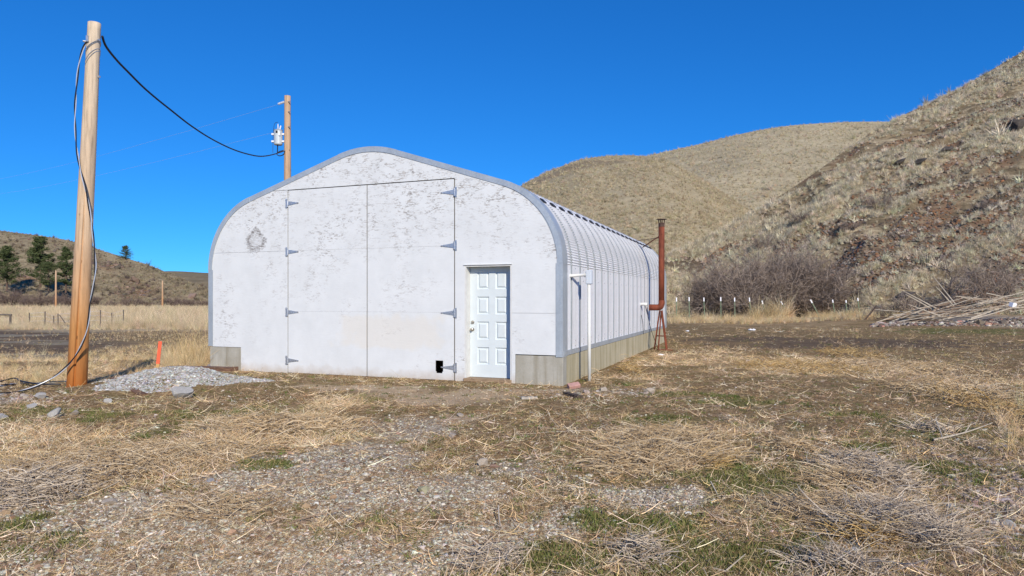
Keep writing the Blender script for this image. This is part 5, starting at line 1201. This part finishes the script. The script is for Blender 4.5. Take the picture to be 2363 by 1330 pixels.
# straw litter
x, y = wedge(190000, 2.6, 34, -0.85, 0.85, 1.9); zo = zones(x, y)
k = rng.uniform(0, 1, len(x)) < np.clip(zo['straw']*0.75*sst(0.36, 0.60, fbm(x*2.6, y*1.8, 3, 191))+0.04*(1-zo['gravel'])*(1-0.7*zo['mud']), 0, 1)*(1-0.85*zo['gravel'])*(1-0.8*zo['dirt'])*(1-0.65*zo['green'])*(1-.8*zo['mud'])+0.006; k &= outside_barn(x, y)
k &= ~((np.abs(x-PILE[0]) < 1.5) & (np.abs(y-PILE[1]) < 0.8) & (rng.uniform(0, 1, len(x)) < 0.9))
x, y = x[k], y[k]; n = len(x); put('straw_litter', x, y, rng.uniform(.55, 1.3, n)*(1+0.03*y), STRAW, litC, 6, True, 0.24, 0.004)
x, y = wedge(230000, 2.6, 40, -0.85, 0.85, 2.0); zo = zones(x, y)
k = (rng.uniform(0, 1, len(x)) < (0.55-0.33*zo['gravel']-0.25*zo['mud']-0.2*zo['dirt'])) & outside_barn(x, y) & (fbm(x*1.3, y*1.3, 3, 195) > rng.uniform(0.3, 0.62, len(x)))
x, y = x[k], y[k]; n = len(x); put('chaff', x, y, rng.uniform(.18, .5, n)*(1+0.05*y), STRAW+[(.20,.13,.075),(.28,.165,.085),(.15,.10,.06),(.36,.23,.12),(.30,.17,.075),(.18,.11,.055)], litC, 6, True, 0.25, 0.002)
x, y = wedge(60000, 2.6, 30, -0.85, 0.85, 2.0)
k = outside_barn(x, y) & (fbm(x*0.9, y*0.9, 3, 197) > rng.uniform(0.35, 0.7, len(x))); x, y = x[k], y[k]; n = len(x)
put('soil_clods', x, y, 0.009*np.exp(rng.normal(0, .5, n))*(1+0.03*y), [(.20,.135,.08),(.26,.18,.11),(.15,.10,.06),(.30,.22,.14)], pebC, 6, False, 0.2)
# green sprigs
x, y = wedge(200000, 2.6, 40, -0.85, 0.85, 2.0); zo = zones(x, y)
k = rng.uniform(0, 1, len(x)) < zo['green']*0.6*sst(0.3, 0.55, fbm(x*3.1, y*2.3, 3, 199))+0.05*(1-zo['gravel']); k &= outside_barn(x, y)
x, y = x[k], y[k]; n = len(x); put('green_sprigs', x, y, rng.uniform(.5, 1.2, n)*(1+0.02*y), [(.11,.145,.035),(.15,.175,.05),(.20,.18,.065),(.13,.12,.04),(.25,.205,.095)], leafC, 4, True, 0.25)
# taller dry grass: left embankment, along the far right yard, tan field
def tall(name, spec, cols, sc, hs=(1, 1)):
    xs, ys, ss = [], [], []
    for (p0, p1, y0, y1, cnt, s0) in spec:
        yy = rng.uniform(y0, y1, cnt) if y1 < 60 else (y0**-1+(y1**-1-y0**-1)*rng.uniform(0, 1, cnt))**-1
        pp = rng.uniform(p0, p1, cnt); xs.append((pp-CX)/FPX*yy); ys.append(yy); ss.append(s0*np.exp(rng.normal(0, .35, cnt)))
    x, y, s_ = map(np.concatenate, (xs, ys, ss)); k = outside_barn(x, y)
    k &= fbm(x*0.35, y*0.2, 3, 151) > rng.uniform(0.25, 0.55, len(x))
    x, y, s_ = x[k], y[k], s_[k]; put(name, x, y, s_, cols, tallC, 5, True, 0.18)
TAN = [(.54,.40,.21),(.60,.46,.26),(.48,.34,.17),(.62,.51,.32)]
tall('dry_grass', [(375, 482, 14.2, 19, 420, .25), (190, 480, 13.5, 22, 800, .13), (-60, 180, 12.5, 24, 700, .12), (-60, 480, 22, 30, 600, .16), (180, 484, 27, 48, 2600, .10), (-60, 200, 27, 48, 350, .10), (400, 480, 15.5, 18, 90, .36), (-60, 170, 11.4, 13, 100, .16),
                   (1540, 1860, 40, 48, 1100, .28), (1730, 1840, 46.5, 47.8, 90, .95), (1530, 2000, 45, 50, 700, .36), (1540, 2363, 16, 34, 900, .08), (1850, 2080, 40, 46, 400, .25), (2290, 2363, 6.5, 10, 26, .22)], TAN, 1)
tall('field_grass', [(-80, 490, 50, 80, 6000, .34), (-80, 490, 80, 210, 8000, .6), (240, 490, 52, 70, 1300, .62)], [(.56,.45,.29),(.61,.50,.33),(.50,.40,.25),(.45,.355,.22)], 1)
# bunch grass on the hills
def hill_tufts(name, k, n, s0, cols, vmax=1.05, p0=-1e9, p1=1e9, rockavoid=0.7, jit=0.2, c=None, nc=5, onlyrock=False, asp=None, streak=False):
    X, Y, Z_, rk, nv = HILLS[k]; i = rng.uniform(0, X.shape[0]-1.001, n); j = rng.uniform(0, min(nv*vmax, X.shape[1]-1.001), n)
    i0 = i.astype(int); j0 = j.astype(int); fi = i-i0; fj = j-j0
    B = lambda A: A[i0, j0]*(1-fi)*(1-fj)+A[i0+1, j0]*fi*(1-fj)+A[i0, j0+1]*(1-fi)*fj+A[i0+1, j0+1]*fi*fj
    x, y, z, r_ = B(X), B(Y), B(Z_), B(rk); P = x/y*FPX+CX
    m = (P > p0) & (P < p1)
    if onlyrock: m &= rng.uniform(0, 1, n) < r_*0.95+0.03
    else: m &= (rng.uniform(0, 1, n) > r_*rockavoid) & (fbm(x*0.22, y*0.22, 3, 171) > rng.uniform(0.2, 0.55, n))
    if streak: m &= rng.uniform(0, 1, n) < sst(0.43, 0.57, streakf(x, y))*0.93+0.07
    x, y, z = x[m], y[m], z[m]; nn = len(x)
    put(name, x, y, s0*np.exp(rng.normal(0, .4, nn)), cols, c or bunC, nc, not onlyrock, jit, zfun=z, asp=None if asp is None else np.tile(asp, (nn, 1)))
HG = [(.66,.575,.40),(.76,.67,.49),(.57,.49,.335),(.44,.37,.245),(.71,.63,.455)]
def hill_streak(k, x, y, z, p, v): return fbm(p*0.004, v*11, 4, 81)
hill_tufts('hillside_grass', 0, 130000, 0.40, HG, p0=1500, p1=2450, streak=True, jit=0.15)
hill_tufts('hillside_stones', 0, 90000, 0.095, [(.12,.10,.08),(.085,.07,.06),(.18,.11,.07),(.30,.25,.20),(.24,.12,.06)], p0=1620, p1=2450, vmax=0.95, c=pebC, nc=6, onlyrock=True)
hill_tufts('hill_grass', 1, 48000, 0.50, [(.50,.42,.275),(.58,.49,.325),(.41,.34,.215)], p0=1180, p1=1900, jit=0.15)
hill_tufts('hill_grass', 2, 34000, 0.85, [(.55,.465,.31),(.62,.53,.36),(.48,.405,.265)], p0=1480, p1=2120, jit=0.10)
hill_tufts('ridge_grass', 3, 18000, 0.8, [(.38,.315,.205),(.31,.255,.165),(.25,.205,.135)], p0=-60, p1=500, jit=0.15)
hill_tufts('ridge_brush', 3, 1300, 1.5, [(.13,.10,.08),(.16,.13,.09)], p0=-60, p1=500, rockavoid=0.0)
hill_tufts('ridge_stones', 3, 6000, 0.6, [(.17,.12,.09),(.22,.16,.12),(.12,.09,.075)], p0=-60, p1=500, c=pebC, nc=6, onlyrock=True)
